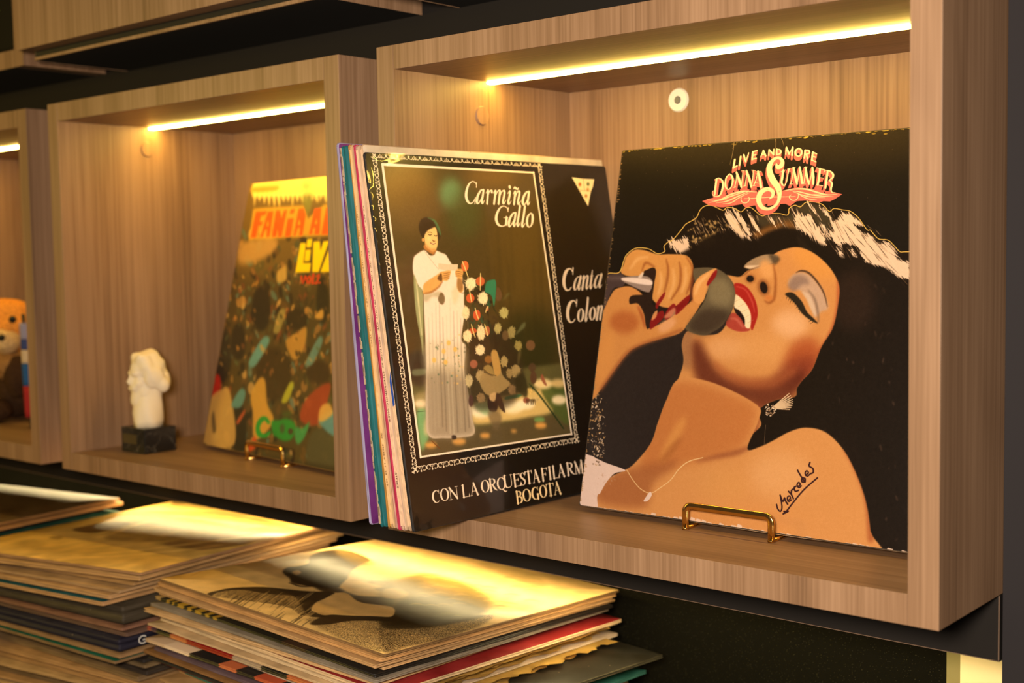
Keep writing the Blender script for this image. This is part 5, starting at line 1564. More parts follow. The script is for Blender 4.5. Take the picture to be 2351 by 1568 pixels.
def easel(x0, x1, y, tilt, label, lip=0.0195, yaw=0.0):
    """brass wire easel: an upturned front lip, two feet on the shelf and a sloping back rest"""
    z0 = T + 0.0001
    r = thing('display_stand', label, 'display stand', ((x0 + x1) / 2, y, z0), 'brass stands under the upright covers')
    r.rotation_euler = (0, 0, yaw)
    hw = (x1 - x0) / 2
    rb = 0.0052
    arc = []
    arc.append((-hw, 0, 0.0010))
    arc.append((-hw, -0.0004, lip - rb - 0.003))
    for k in range(6):
        a = math.radians(180 - 18 * k)
        arc.append((-hw + rb + rb * math.cos(a), -0.0004, lip - rb + rb * math.sin(a)))
    for k in range(6):
        a = math.radians(90 - 18 * k)
        arc.append((hw - rb + rb * math.cos(a), -0.0004, lip - rb + rb * math.sin(a)))
    arc.append((hw, -0.0004, lip - rb - 0.003))
    arc.append((hw, 0, 0.0010))
    obj('front_lip', sweep(arc, 0.0058, 0.0024, (0, -1, 0)), M_GOLD, r, True)
    for s in (-1, 1):
        obj('foot', sweep([(s * hw, -0.0025, 0.0013), (s * hw, 0.02, 0.0013), (s * hw, 0.074, 0.0013)], 0.0040, 0.0024, (0, 0, 1)), M_GOLD, r, True)
        ct, st = math.cos(tilt), math.sin(tilt)
        by = 0.0205
        obj('back_rest', sweep([(s * hw, by, 0.0032), (s * hw * 0.9, by + 0.10 * st, 0.0032 + 0.10 * ct), (s * hw * 0.6, by + 0.15 * st, 0.0032 + 0.15 * ct)], 0.0040, 0.0026, (0, -1, 0)), M_GOLD, r, True)
    return r
easel(0.2635, 0.3400, 0.0748, 0.225, 'brass stand holding up the singer cover')

# ------------------------------------------------------------------ records standing upright in the right-hand box
IM_STG = art_stage().image('print_stage')
M_STG = print_mat('print_stage', IM_STG, (1.0, 1.0, 1.0), 0.30, 0.3, 0.05)

def spine_image(name, w, h, bg, texts, col, extra=None):
    A = Art.__new__(Art)
    A.W, A.H = w, h
    A.img = np.empty((h, w, 3), np.float32)
    A.img[:] = np.array(bg, np.float32)
    A.rng = np.random.default_rng(3)
    A.img *= (1 + 0.10 * blur(A.rng.normal(0, 1, (h, w)).astype(np.float32), 3)[..., None] * 3)
    for s, y, adv in texts:
        tiny_text(A, s, w * 0.30, y, w * 0.40, adv, 1.7, col)
    if extra:
        extra(A)
    return A.image(name)

def _blue(A):
    A.poly([(2, 620), (24, 590), (24, 680), (6, 684)], (40, 74, 150), raw=True, sm=False)
SPB = 1000
standing = [
    # label, thickness top and bottom, dy, dz, size, edge, front, spine text
    ('black shrink-wrapped album with a woman in a long white dress, first of the standing records', .0026, .0028, 0.0, 0.0, .308, (34, 28, 24), (30, 24, 18), None),
    ('tall cream sleeve showing above the shrink-wrapped album', .0026, .0046, .0012, 0.0, .3145, (222, 184, 146), (246, 224, 196), (_blue, [], (80, 60, 50))),
    ('cream sleeve with small black capitals down its spine', .0026, .0052, -.0010, 0.0, .3135, (226, 186, 154), (226, 190, 150), (None, [('RS 805 SD  THE PRIVATE LIFE OF A PRIVATE EYE', 150, 7.6), ('SPECTACULAR STEREOPHONIC SOUND', 500, 7.6), ('STEREO', 860, 7)], (70, 48, 44))),
    ('thin record with a hot pink spine', .0020, .0026, -.0016, 0.0, .3142, (206, 44, 84), (214, 120, 130), None),
    ('dusty pink sleeve between the hot pink spine and the lettered cream one', .0024, .0046, .0002, 0.0, .3140, (222, 166, 144), (222, 168, 148), None),
    ('cream sleeve with tiny brown capitals on its spine', .0024, .0042, -.0004, 0.0, .3138, (230, 184, 132), (226, 186, 130), (None, [('JOAQUIN RODRIGO  CONCIERTO DE ARANJUEZ  NARCISO YEPES', 150, 7.2), ('DG  STEREO 11 38 480', 760, 7.0)], (110, 78, 48))),
    ('plain tan sleeve beside the teal one', .0022, .0044, .0004, 0.0, .3140, (218, 154, 70), (222, 166, 84), None),
    ('thick teal album with frayed pale edges', .0078, .0066, -.0018, 0.0, .3128, (14, 112, 118), (20, 112, 116), None),
    ('purple sleeve with a lavender spine, leaning against the left side of the box', .0026, .0028, -.0022, 0.0005, .3145, (176, 164, 200), (122, 46, 128), None),
]
xb, xt = .0984, .0495
for i, (lab, th, thb, dy, dz, s, ec, fc, sp) in enumerate(standing):
    if i == len(standing) - 1:
        xb = .0512
    tl = math.atan2(xb - xt, 0.3044)
    u, v = lean_frame(STG_YAW, tl)
    n = np.cross(u, v)
    o = np.array([xb, STG_O[1] + dy, T + 0.0006 + thb * math.sin(tl) + max(dz, 0)])
    r = thing('record_album', lab, 'record', mat=frame_matrix(o, u, v), group='records standing on edge in the box')
    xb, xt = xb - thb / math.cos(tl) - 0.0004, xt - th / math.cos(tl) - 0.0003
    fm = card(fc, 0.5)
    sb = obj('sleeve', sleeve_bm(s, th, 20 + i, 0.0, thb, frill=0.0004), [card(ec), fm], r)
    if i == 0:
        obj('front_cover', sleeve_bm(s - 0.0004, 0.0002, 2), [card((30, 24, 18)), M_STG], r).location = (0.0002, 0.0002, 0.00025)
    if i == 7:
        R = random.Random(5)
        bm = bmesh.new()
        for k in range(64):
            y = s * (k + R.random()) / 64
            tt = thb + (th - thb) * y / s
            add_box(bm, -0.0005, 0.0006, y, min(s - .001, y + R.uniform(.003, .012)), -tt + 0.0003, -tt + R.uniform(0.0010, 0.0026))
        q = obj('frayed_edge', bm, card((222, 190, 160)), r)
        q['kind'] = 'stuff'
        q['label'] = 'pale torn card along the spine edge'
    if sp:
        ex, tx, tc_ = sp
        im = spine_image('print_spine_%d' % i, 26, SPB, ec, tx, tc_, ex)
        mt = print_mat('print_spine_%d' % i, im, (1, 1, 1), 0.5, 0.2, 0)
        bm = bmesh.new()
        uvl = bm.loops.layers.uv.new('UVMap')
        c = [(-0.00045, 0.004, -thb * 0.92), (-0.00045, 0.004, -thb * 0.08), (-0.00045, s - 0.004, -th * 0.08), (-0.00045, s - 0.004, -th * 0.92)]
        f = bm.faces.new([bm.verts.new(p) for p in c])
        for l, q in zip(f.loops, ((0, 0), (1, 0), (1, 1), (0, 1))):
            l[uvl].uv = q
        b2 = [bm.verts.new((p[0] + 0.0003, p[1], p[2])) for p in c]
        bm.verts.ensure_lookup_table()
        for k in range(4):
            bm.faces.new((bm.verts[k], bm.verts[(k + 1) % 4], b2[(k + 1) % 4], b2[k]))
        obj('spine', bm, mt, r)
    if i == 0:
        # clear shrink wrap, crinkled at the spine corners
        m, nt, b = new_mat('clear_film')
        nt.nodes.remove(b)
        L = nt.links.new
        out = nt.nodes['Material Output']
        tr = nt.nodes.new('ShaderNodeBsdfTransparent')
        gl = nt.nodes.new('ShaderNodeBsdfGlossy')
        gl.inputs['Roughness'].default_value = 0.07
        lw = nt.nodes.new('ShaderNodeLayerWeight')
        lw.inputs[0].default_value = 0.5
        pw = nt.nodes.new('ShaderNodeMath')
        pw.operation = 'POWER'
        pw.inputs[1].default_value = 5.0
        L(lw.outputs['Facing'], pw.inputs[0])
        fr = nt.nodes.new('ShaderNodeMath')
        fr.operation = 'MULTIPLY_ADD'
        fr.inputs[1].default_value, fr.inputs[2].default_value = 0.9, 0.045
        L(pw.outputs[0], fr.inputs[0])
        mx = nt.nodes.new('ShaderNodeMixShader')
        L(fr.outputs[0], mx.inputs[0])
        L(tr.outputs[0], mx.inputs[1])
        L(gl.outputs[0], mx.inputs[2])
        L(mx.outputs[0], out.inputs[0])
        R = random.Random(9)
        ridges = []
        for k in range(26):      # pleats fanning out of the two spine corners and along the spine
            if k < 10:
                c, a, ln = (0.004, s - 0.004), -math.radians(8 + 8.5 * k), R.uniform(.02, .055)
            elif k < 16:
                c, a, ln = (0.004, 0.004), math.radians(4 + 14 * (k - 10)), R.uniform(.015, .045)
            else:
                c, a, ln = (0.002, s - 0.03 - 0.009 * (k - 16)), math.radians(R.uniform(-60, -25)), R.uniform(.008, .02)
            ridges.append((c, (math.cos(a), math.sin(a)), ln, R.uniform(.0004, .0011), R.uniform(.0009, .0016)))
        def film(a, b_):
            x, y = a * s, b_ * s
            z = 0.00016 * (math.sin(30 * a + 9 * b_) + math.sin(21 * b_ + 3))
            for (cx, cy), (dx, dy), ln, hh, wd in ridges:
                px, py = x - cx, y - cy
                t_ = px * dx + py * dy
                if -0.002 < t_ < ln:
                    d = abs(-px * dy + py * dx)
                    z += hh * math.exp(-(d / wd) ** 2) * (1 - t_ / ln)
            return max(z, -0.0003)
        fl = quad_uv('shrink_wrap', (-0.0008, -0.0006, 0.00085), (1, 0, 0), (0, 1, 0), s + 0.0012, s + 0.0012, m, r, 150, 150, film)
        fl['label'] = 'clear glossy film, crinkled at the spine corners'

# ------------------------------------------------------------------ the crowd cover and the bust in the middle box
IM_CRD = art_crowd().image('print_crowd')
M_CRD = print_mat('print_crowd', IM_CRD, (1.0, 1.0, 1.0), 0.45, 0.3, 0.04)
cr_ = thing('record_album', 'record album with a painted crowd and orange lettering on a brass stand', 'record', mat=frame_matrix(CRD_O, CRD_U, CRD_V))
obj('sleeve', sleeve_bm(LP, 0.0040, 3, 0.0, frill=0.0003), [card((120, 92, 54)), M_BOARD], cr_)
obj('front_cover', sleeve_bm(LP - 0.0004, 0.0003, 4), [card((150, 110, 50)), M_CRD], cr_).location = (0.0002, 0.0002, 0.00035)
easel(-0.3140, -0.2400, 0.0820, 0.2365, 'brass stand holding up the crowd cover', yaw=-0.1319)

def bust():
    bx0, bx1, by0, by1 = -0.4900, -0.4420, 0.0420, 0.0840
    r = thing('bust', 'small pale stone bust of a bearded man on a black block', 'bust', ((bx0 + bx1) / 2, (by0 + by1) / 2, T + 0.0002))
    m, nt, b = new_mat('black_marble')
    L = nt.links.new
    tc = nt.nodes.new('ShaderNodeTexCoord')
    n = nt.nodes.new('ShaderNodeTexNoise')
    n.inputs['Scale'].default_value = 38
    n.inputs['Distortion'].default_value = 1.5
    n.inputs['Detail'].default_value = 5
    L(tc.outputs['Object'], n.inputs['Vector'])
    cr = nt.nodes.new('ShaderNodeValToRGB')
    e = cr.color_ramp.elements
    e[0].position, e[0].color = 0.485, (0.008, 0.007, 0.006, 1)
    e[1].position, e[1].color = 0.515, (0.008, 0.007, 0.006, 1)
    q = e.new(0.5)
    q.color = (0.07, 0.06, 0.045, 1)
    L(n.outputs['Fac'], cr.inputs[0])
    L(cr.outputs[0], b.inputs['Base Color'])
    b.inputs['Roughness'].default_value = 0.3
    hx, hy = (bx1 - bx0) / 2, (by1 - by0) / 2
    obj('plinth', box_bm(-hx, hx, -hy, hy, 0, 0.0285, bev=0.0008), m, r)['label'] = 'black veined marble block'
    q = obj('plaque', box_bm(-hx + 0.004, hx - 0.016, -hy - 0.0006, -hy - 0.0001, 0.010, 0.021), plain('dark_bronze', (0.10, 0.075, 0.035, 1), 0.4, 0.6), r)
    q['label'] = 'small dull bronze plaque'
    # head, facing -y in its own frame then turned towards the room's left
    bm = bmesh.new()
    bmesh.ops.create_icosphere(bm, subdivisions=5, radius=1.0)
    R = random.Random(2)
    def D(az, el):            # az 0 = forward, + to the head's left; el up
        a, e_ = math.radians(az), math.radians(el)
        return Vector((math.sin(a) * math.cos(e_), -math.cos(a) * math.cos(e_), math.sin(e_)))
    E = [((0, 2, 9), (17, 20.5, 19)), ((0, -8, -6), (13, 12.5, 21)), ((0, -20.5, -3), (3.4, 5.0, 5.0)), ((0, -18.5, 2), (2.6, 4.2, 7.0)),      # skull, face, nose
         ((6.5, -17, 6), (6.5, 4.2, 2.8)), ((-6.5, -17, 6), (6.5, 4.2, 2.8)), ((8.5, -13, -6), (5, 5.5, 5)), ((-8.5, -13, -6), (5, 5.5, 5)),   # brows, cheeks
         ((4.5, -18.5, -11), (5.5, 4.0, 3.2)), ((-4.5, -18.5, -11), (5.5, 4.0, 3.2)), ((0, -16, -16.5), (4, 5, 2.6)),                            # moustache, lip
         ((0, -13, -25), (11.5, 9.5, 12.5)), ((10, -5, -18), (6, 9, 13)), ((-10, -5, -18), (6, 9, 13)),                                         # beard
         ((16, 3, 0), (6, 12, 13)), ((-16, 3, 0), (6, 12, 13)), ((0, 16, -6), (15, 10, 15)), ((14, 12, -10), (8, 9, 10)), ((-14, 12, -10), (8, 9, 10)),
         ((9, -6, 23), (8, 9, 7)), ((-9, -6, 23), (8, 9, 7)), ((0, 4, 24), (12, 13, 7)), ((14, -4, 14), (6, 8, 9)), ((-14, -4, 14), (6, 8, 9))]  # hair
    dents = [(D(19, 2), -.16, 8), (D(-19, 2), -.16, 8), (D(0, -24), -.05, 5), (D(0, 8), -.05, 6)]
    bumps = [(D(18, 1), .05, 4), (D(-18, 1), .05, 4)]
    curls = [(D(R.uniform(55, 305), R.uniform(-35, 75)), R.uniform(-.075, .06), R.uniform(5, 9)) for _ in range(80)]
    curls += [(D(R.uniform(-50, 50), R.uniform(-75, -38)), R.uniform(-.07, .05), R.uniform(4, 7)) for _ in range(40)]
    for v in bm.verts:
        d = v.co.normalized()
        best = 6.0
        for c, r_ in E:
            A_ = sum((d[k] / r_[k]) ** 2 for k in range(3))
            Bq = sum(d[k] * c[k] / r_[k] ** 2 for k in range(3))
            Cq = sum((c[k] / r_[k]) ** 2 for k in range(3)) - 1
            disc = Bq * Bq - A_ * Cq
            if disc > 0:
                t_ = (Bq + math.sqrt(disc)) / A_
                best = max(best, t_)
        rr = 1.0
        for c, a, w in dents + bumps + curls:
            an = math.degrees(math.acos(max(-1, min(1, d.dot(c)))))
            if an < w * 2.6:
                rr += a * math.exp(-(an / w) ** 2)
        v.co = d * (best * rr * 0.001)
    for _ in range(3):
        bmesh.ops.smooth_vert(bm, verts=bm.verts, factor=0.5, use_axis_x=True, use_axis_y=True, use_axis_z=True)
    turn = Matrix.Rotation(math.radians(-15), 4, 'Z') @ Matrix.Rotation(math.radians(4), 4, 'X')
    for v in bm.verts:
        v.co = turn @ v.co + Vector((0.0, 0.001, 0.0860))
    h = obj('head', bm, M_STONE, r, True)
    # neck with draped shoulder
    bm = bmesh.new()
    rings = []
    prof = [(0.0000, .0175, .0170, 0.001, -.001), (0.0075, .0180, .0178, .001, -.001), (0.016, .0180, .0180, .001, -.001), (0.026, .0172, .0172, .001, 0), (0.034, .0155, .0160, .001, .001), (0.044, .0140, .0150, .001, .003), (0.056, .0130, .0140, .001, .003)]
    for z, rx, ry, ox, oy in prof:
        ring = []
        for k in range(28):
            a = 2 * math.pi * k / 28
            fold = 1 + 0.05 * math.sin(5 * a + z * 120) * (1 if z < .035 else .3)
            cut = 0.90 if -2.3 < math.atan2(math.sin(a), math.cos(a)) < -0.9 and z < .03 else 1.0
            ring.append(bm.verts.new((ox + rx * fold * math.cos(a) * 1.0, oy + ry * fold * cut * math.sin(a), 0.0286 + z)))
        rings.append(ring)
    for a, b_ in zip(rings, rings[1:]):
        for k in range(28):
            bm.faces.new((a[k], a[(k + 1) % 28], b_[(k + 1) % 28], b_[k]))
    bm.faces.new(rings[0][::-1])
    bm.faces.new(rings[-1])
    bm.transform(Matrix.Rotation(math.radians(-24), 4, 'Z'))
    obj('neck', bm, M_STONE, r, True)
    return r
bust()

# ------------------------------------------------------------------ plush toy and little flag in the left box
def lump(name, c, rad, mat, parent, seed, amp=0.06, sub=4):
    bm = bmesh.new()
    bmesh.ops.create_icosphere(bm, subdivisions=sub, radius=1.0)
    R = random.Random(seed)
    ks = [(Vector((R.gauss(0, 1), R.gauss(0, 1), R.gauss(0, 1))) * 6, R.uniform(0, 6)) for _ in range(10)]
    for v in bm.verts:
        d = v.co.normalized()
        f = 1 + amp * sum(math.sin(k.dot(d) + p) for k, p in ks) / 5
        v.co = Vector((d.x * rad[0] * f, d.y * rad[1] * f, d.z * rad[2] * f)) + Vector(c)
    return obj(name, bm, mat, parent, True)
def fuzz(name, col):
    return plain(name, col, 0.95, spec=0.05, bump=1.0, scale=380, var=0.35)
pl = thing('plush_toy', 'seated plush animal with an orange head and dark brown body in the left box', 'plush toy', (-0.893, 0.130, T + 0.0002))
M_ORANGE, M_BROWN, M_BEIGE = fuzz('orange_plush', (0.62, 0.24, 0.04, 1)), fuzz('brown_plush', (0.045, 0.022, 0.010, 1)), fuzz('beige_plush', (0.55, 0.36, 0.15, 1))
lump('body', (0, 0, 0.0465), (0.047, 0.042, 0.045), M_BROWN, pl, 1)
lump('head', (-0.004, -0.006, 0.128), (0.047, 0.043, 0.041), M_ORANGE, pl, 2)['label'] = 'orange head'
lump('muzzle', (0.022, -0.027, 0.112), (0.024, 0.021, 0.019), M_BEIGE, pl, 3)['label'] = 'beige muzzle'
lump('chest', (0.016, -0.022, 0.078), (0.030, 0.026, 0.022), fuzz('tan_plush', (0.26, 0.13, 0.04, 1)), pl, 4)
for s in (-1, 1):
    lump('arm', (s * 0.040, -0.020, 0.062), (0.016, 0.019, 0.030), M_BROWN, pl, 5 + s)
    lump('foot', (s * 0.027, -0.050, 0.0175), (0.020, 0.024, 0.017), M_BROWN, pl, 8 + s)
M_EYE = plain('black_bead', (0.004, 0.004, 0.004, 1), 0.15)
for p in ((0.0367, -0.0225, 0.1420), (0.0120, -0.0430, 0.1420)):
    lump('eye', p, (0.0055, 0.0050, 0.0055), M_EYE, pl, 14, 0, 3)
lump('nose', (0.0385, -0.0410, 0.118), (0.007, 0.005, 0.005), M_EYE, pl, 15, 0, 3)

fg = thing('small_flag', 'little furled flag banded blue, cream and red beside the plush toy', 'flag', (-0.775, 0.085, T + 0.0002))
obj('pole', sweep([(0, 0, 0), (-0.004, 0, 0.07), (-0.010, 0, 0.152)], 0.004, 0.004, (0, -1, 0)), plain('dark_pole', (0.02, 0.015, 0.012, 1), 0.5), fg, True)
bands = [('lavender_cloth', (0.24, 0.22, 0.34, 1)), ('navy_cloth', (0.03, 0.045, 0.16, 1)), ('cream_cloth', (0.48, 0.36, 0.24, 1)), ('blue_cloth', (0.012, 0.07, 0.22, 1)), ('red_cloth', (0.28, 0.012, 0.014, 1))]
zz = [0.140, 0.118, 0.104, 0.086, 0.056, 0.014]
for k, (nm, c) in enumerate(bands):
    z1, z0 = zz[k], zz[k + 1] + 0.0003
    bm = bmesh.new()
    rr = []
    for q in range(5):
        z = z1 + (z0 - z1) * q / 4
        ox = -0.010 * z / 0.152
        ring = []
        for a_ in range(16):
            a = 2 * math.pi * a_ / 16
            rad = (0.0060 + 0.0028 * (1 - z / 0.15)) * (1 + 0.18 * math.sin(3 * a + 14 * z))
            ring.append(bm.verts.new((ox + rad * math.cos(a), rad * 0.7 * math.sin(a), z)))
        rr.append(ring)
    for a, b_ in zip(rr, rr[1:]):
        for q in range(16):
            bm.faces.new((a[q], b_[q], b_[(q + 1) % 16], a[(q + 1) % 16]))
    bm.faces.new(rr[0])
    bm.faces.new(rr[-1][::-1])
    obj('cloth_band', bm, plain(nm, c, 0.9), fg, True)['label'] = nm.split('_')[0] + ' band of the flag'

# ------------------------------------------------------------------ piles of records on the counter
IM_POR = art_portrait().image('print_portrait')
M_POR = print_mat('print_portrait', IM_POR, (1.0, 1.0, 1.0), 0.28, 0.10, 0.10)
IM_YEL = art_yellowed().image('print_yellowed')
M_YEL = print_mat('print_yellowed', IM_YEL, (1.0, 1.0, 1.0), 0.30, 0.12, 0.12)

ORD = ['top', 'second', 'third', 'fourth', 'fifth', 'sixth', 'seventh', 'eighth', 'ninth', 'tenth', 'eleventh', 'twelfth', 'thirteenth', 'fourteenth', 'fifteenth', 'sixteenth', 'seventeenth', 'eighteenth', 'nineteenth', 'twentieth', 'twenty-first', 'twenty-second', 'twenty-third', 'twenty-fourth', 'twenty-fifth', 'twenty-sixth', 'twenty-seventh', 'twenty-eighth', 'twenty-ninth', 'thirtieth', 'thirty-first', 'thirty-second', 'thirty-third', 'thirty-fourth', 'thirty-fifth', 'thirty-sixth']

def pile(F, ang, N, specs, default, pname, group, seed, top_mat=None, top_label=None, th0=0.0042):
    """N sleeves from the counter up to the measured top sleeve; the near corner is local (0, 0)"""
    R = random.Random(seed)
    F = np.array(F)
    zs = F[2] - COUNTER_Z - 0.0002
    ths = [specs.get(k, {}).get('th', R.uniform(th0 * .62, th0 * 1.22)) for k in range(N)]
    heights = [q + 0.0011 for q in ths]
    tot = sum(heights)
    acc = 0.0
    for k in range(N - 1, -1, -1):             # from the counter up
        sp = specs.get(k, {})
        acc += heights[k]
        f = acc / tot
        a = (ang[0] + (0 if k == 0 else math.radians(sp.get('yaw', R.uniform(-2.0, 2.0)))), ang[1] * f, ang[2] * f)
        Rm = pile_frame(None, a)
        jx, jy = (0, 0) if k == 0 else (sp.get('dx', R.uniform(-.006, .004)), sp.get('dy', R.uniform(-.006, .007)))
        base = np.array([F[0], F[1], COUNTER_Z + 0.0002 + zs * f])
        u, v = Rm[:, 0], Rm[:, 1]
        o = base - u * LP + u * jx + v * jy
        th = ths[k] * min(1.0, zs / tot * 0.86)
        col, nm = sp.get('col', default[k % len(default)][0]), sp.get('nm', default[k % len(default)][1])
        lab = top_label if k == 0 else '%s record sleeve lying %s from the top of %s' % (nm, ORD[k], pname)
        cm = sp.get('mat') or card(col)
        fc = sp.get('face')
        r = tag(obj('record_sleeve', sleeve_bm(LP, th, seed * 50 + k, 0.0, frill=sp.get('frill', 0.0006)), [cm, (top_mat if k == 0 else (card(fc, 0.5) if fc else cm))]), lab, 'record', group)
        r.matrix_world = frame_matrix(o, u, v)
        if sp.get('text') == 'G.':
            g = [(0.0272 + 0.0046 * math.cos(q), -th * 0.5 + 0.0036 * math.sin(q)) for q in np.radians(np.linspace(42, 318, 16))] + [(0.0306, -th * 0.5 - 0.0002), (0.0272, -th * 0.5 - 0.0002)]
            obj('lettering', sweep([(LP + 0.0005, y_, z_) for y_, z_ in g], 0.0012, 0.0006, (1, 0, 0)), M_WHITE, r)['label'] = 'white letter G'
            obj('lettering', box_bm(LP + 0.0002, LP + 0.0008, 0.0338, 0.0350, -th * 0.5 - 0.0038, -th * 0.5 - 0.0026), M_WHITE, r)['label'] = 'white full stop'
        if sp.get('paper'):
            # yellowed inner paper hanging out of the open side
            bm = bmesh.new()
            n = 40
            pa = [[], [], []]
            for q in range(n + 1):
                y = LP * (0.06 + 0.88 * q / n)
                out = sp['paper'] * (0.35 + 0.65 * abs(math.sin(q * 0.47 + k)) * R.uniform(.5, 1.1))
                dz = -0.0022 * R.random() * sp.get('droop', 1)
                pa[0].append(bm.verts.new((LP - 0.006, y, -th * 0.5)))
                pa[1].append(bm.verts.new((LP + out * 0.5, y + R.uniform(-.002, .002), -th * 0.5 + R.uniform(-.0006, .0004))))
                pa[2].append(bm.verts.new((LP + out, y + R.uniform(-.003, .003), -th * 0.5 + dz * 0.4)))
            for w in range(2):
                for q in range(n):
                    bm.faces.new((pa[w][q], pa[w + 1][q], pa[w + 1][q + 1], pa[w][q + 1]))
            bmesh.ops.solidify(bm, geom=list(bm.faces), thickness=0.00025)
            obj('inner_paper', bm, card((236, 190, 96)), r)['label'] = 'torn yellowed inner paper'
    return

tan, cream_, gold_ = (206, 160, 104), (226, 190, 140), (214, 164, 92)
MULTI = banded('spine_blocks', [(0.0, (150, 70, 60)), (0.02, (70, 40, 60)), (0.05, (30, 24, 22)), (0.12, (196, 110, 60)), (0.20, (150, 20, 18)), (0.42, (176, 152, 124)), (0.55, (34, 30, 26)), (0.66, (200, 110, 60)), (0.78, (34, 30, 26)), (0.9, (190, 150, 100))])
MULTI2 = banded('spine_blocks_dark', [(0.0, (190, 160, 130)), (0.10, (206, 180, 150)), (0.22, (34, 30, 28)), (0.36, (206, 110, 66)), (0.44, (40, 34, 30)), (0.52, (196, 84, 50)), (0.62, (30, 26, 24)), (0.8, (150, 110, 70))])
BLKTXT = banded('spine_black_gold', [(0.0, (150, 120, 70)), (0.03, (34, 30, 20)), (0.06, (170, 130, 40)), (0.075, (34, 30, 20)), (0.09, (180, 140, 40)), (0.10, (34, 30, 20)), (0.12, (180, 140, 40)), (0.15, (34, 30, 20)), (0.17, (180, 140, 40)), (0.19, (34, 30, 20)), (0.21, (180, 140, 40)), (0.24, (34, 30, 20)), (0.26, (180, 140, 40)), (0.28, (34, 30, 20)), (0.30, (170, 130, 40)), (0.32, (34, 30, 20)), (0.62, (60, 40, 24)), (0.72, (36, 30, 24))])
default1 = [(tan, 'tan'), (cream_, 'cream'), (gold_, 'ochre'), ((196, 150, 96), 'light brown')]
specs1 = {
    0: dict(th=.0030, col=(150, 112, 66)),
    1: dict(dx=-.003, dy=-.0015, col=(214, 160, 96), nm='ochre'), 2: dict(dx=-.006, col=tan, nm='tan'), 3: dict(dx=-.008, col=(224, 176, 116), nm='pale ochre'),
    4: dict(mat=BLKTXT, nm='black and gold edged', dx=-.009, dy=-.003, yaw=-.6), 5: dict(col=(150, 134, 112), nm='rubbed grey', dx=-.007, dy=-.0035),
    6: dict(col=(220, 176, 120), nm='wide tan', dx=-.012, yaw=2.6, dy=.004, th=.005), 7: dict(col=(236, 200, 150), face=(150, 28, 26), nm='red topped', dx=.001, dy=-.001, yaw=-.4),
    8: dict(col=(236, 206, 160), nm='pale cream', dx=-.004, paper=.006), 9: dict(col=cream_, nm='cream edged', dx=-.010, dy=-.003, paper=.010),
    10: dict(mat=MULTI, nm='red, black and white blocked', dx=-.011, dy=-.0045, paper=.012), 11: dict(col=(206, 180, 150), nm='greyish cream', dx=-.006, paper=.016),
    12: dict(mat=MULTI2, nm='black, orange and cream blocked', dx=-.009, dy=-.005, paper=.020), 13: dict(col=(60, 54, 32), face=(32, 28, 14), nm='dark olive protruding', dx=.034, dy=-.004, yaw=-4.0, th=.0046),
    14: dict(col=(108, 84, 92), nm='grey purple', dx=-.009, dy=-.004), 15: dict(col=(150, 104, 56), nm='scuffed brown', dx=-.022, dy=-.006), 16: dict(col=(38, 32, 28), nm='black', dx=-.016, dy=-.004),
    17: dict(col=(156, 40, 36), nm='dull red', dx=-.013), 18: dict(col=(60, 120, 100), face=(50, 116, 96), nm='sea green', dx=.020, dy=-.002, yaw=-2.5),
}
pile(P1_F, (-0.0062, -0.0489, 0.0366), 33, specs1, default1, 'the front pile', 'records in the front pile', 1, M_POR, 'record sleeve with a dark grainy portrait on top of the front pile')
default2 = [((198, 150, 92), 'tan'), ((186, 140, 84), 'light brown'), ((206, 164, 104), 'cream'), ((120, 92, 58), 'brown')]
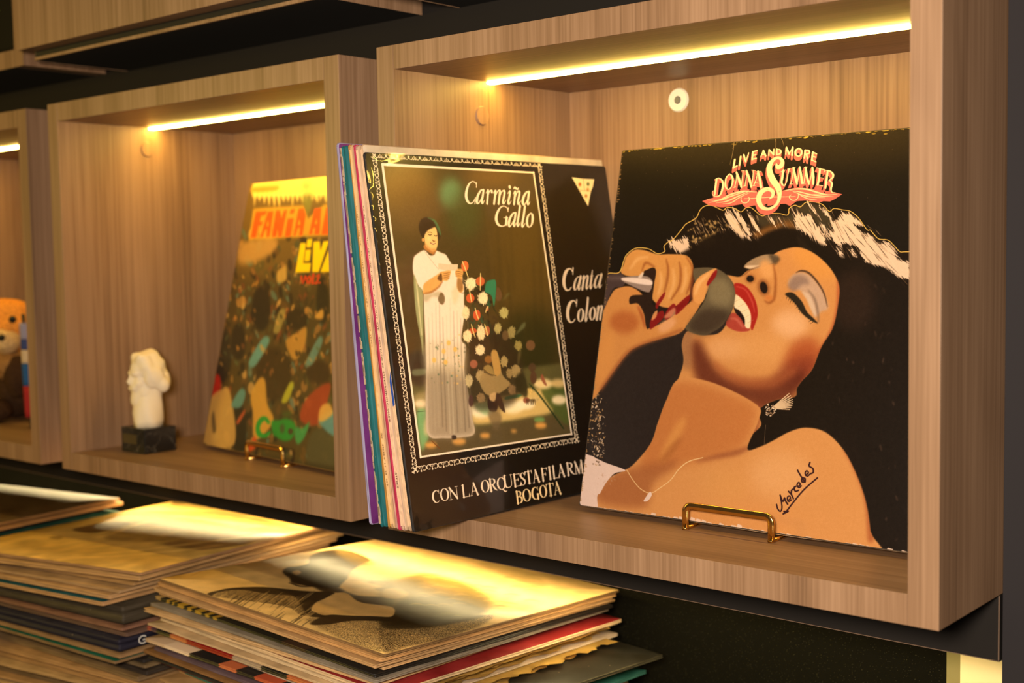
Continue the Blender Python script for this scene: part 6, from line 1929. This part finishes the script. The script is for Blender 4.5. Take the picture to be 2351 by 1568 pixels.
specs2 = {
    0: dict(th=.0030, col=(186, 140, 92)), 1: dict(dx=-.004, dy=.002, yaw=2.0, col=(206, 160, 100), nm='ochre'), 2: dict(dx=-.010, dy=-.001, yaw=-2.0, col=(190, 146, 90), nm='dusty tan'), 3: dict(dx=-.012, dy=-.016, yaw=-2.0, col=(196, 156, 106), nm='curling cream'),
    4: dict(dx=-.020, dy=-.022, yaw=-2.5, col=(206, 160, 104), nm='pale tan'), 5: dict(dx=-.026, dy=-.026, yaw=-2.0, col=(204, 156, 100), face=(24, 90, 96), nm='teal topped tan'),
    6: dict(th=.0180, col=(74, 62, 42), nm='thick dark olive boxed', dx=-.012, dy=-.014, yaw=-4.0, frill=.0001), 7: dict(col=(150, 104, 76), nm='rosy brown', dx=-.014, dy=-.014, yaw=-4.0), 8: dict(col=(110, 80, 62), nm='dark brown', dx=-.010, dy=-.012, yaw=-4.0),
    9: dict(th=.0125, text='G.', col=(30, 24, 44), nm='thick navy boxed', dx=-.014, dy=-.018, yaw=-4.0, frill=.0001), 10: dict(col=(170, 130, 84), nm='olive tan', dx=-.014, dy=-.018, yaw=-4.5), 11: dict(col=(150, 116, 74), face=(22, 110, 84), nm='green topped', dx=-.016, dy=-.022, yaw=-5),
    12: dict(col=(44, 34, 24), nm='black', dx=-.01, yaw=-5), 13: dict(col=(134, 108, 70), nm='faded olive', dx=-.008, yaw=-5), 14: dict(col=(60, 46, 32), nm='dark', dx=-.004, yaw=-5), 15: dict(col=(140, 110, 70), nm='dull ochre', dx=-.012, yaw=-5),
}
pile(P2_F, (0.1227, -0.0132, -0.0337), 24, specs2, default2, 'the middle pile', 'records in the middle pile', 2, M_YEL, 'yellowed record sleeve with brown patches on top of the middle pile')
default3 = [((150, 108, 58), 'brown'), ((70, 52, 34), 'dark brown'), ((170, 124, 66), 'ochre'), ((44, 34, 24), 'black')]
specs3 = {0: dict(th=.0030, col=(170, 120, 62), face=(96, 70, 36)), 1: dict(col=(190, 134, 70), nm='ochre', dx=.003), 2: dict(col=(40, 30, 22), nm='black', dx=-.006), 3: dict(col=(40, 88, 66), nm='dark green', dx=-.004), 4: dict(col=(36, 28, 20), nm='black edged', dx=-.008), 5: dict(col=(130, 96, 56), nm='brown', dx=.0)}
pile((-0.5765, -0.200, -0.0600), (0.113, 0.0, -0.02), 26, specs3, default3, 'the far left pile', 'records in the far left pile', 3, card((104, 76, 38), 0.3), 'brown record sleeve on top of the far left pile')
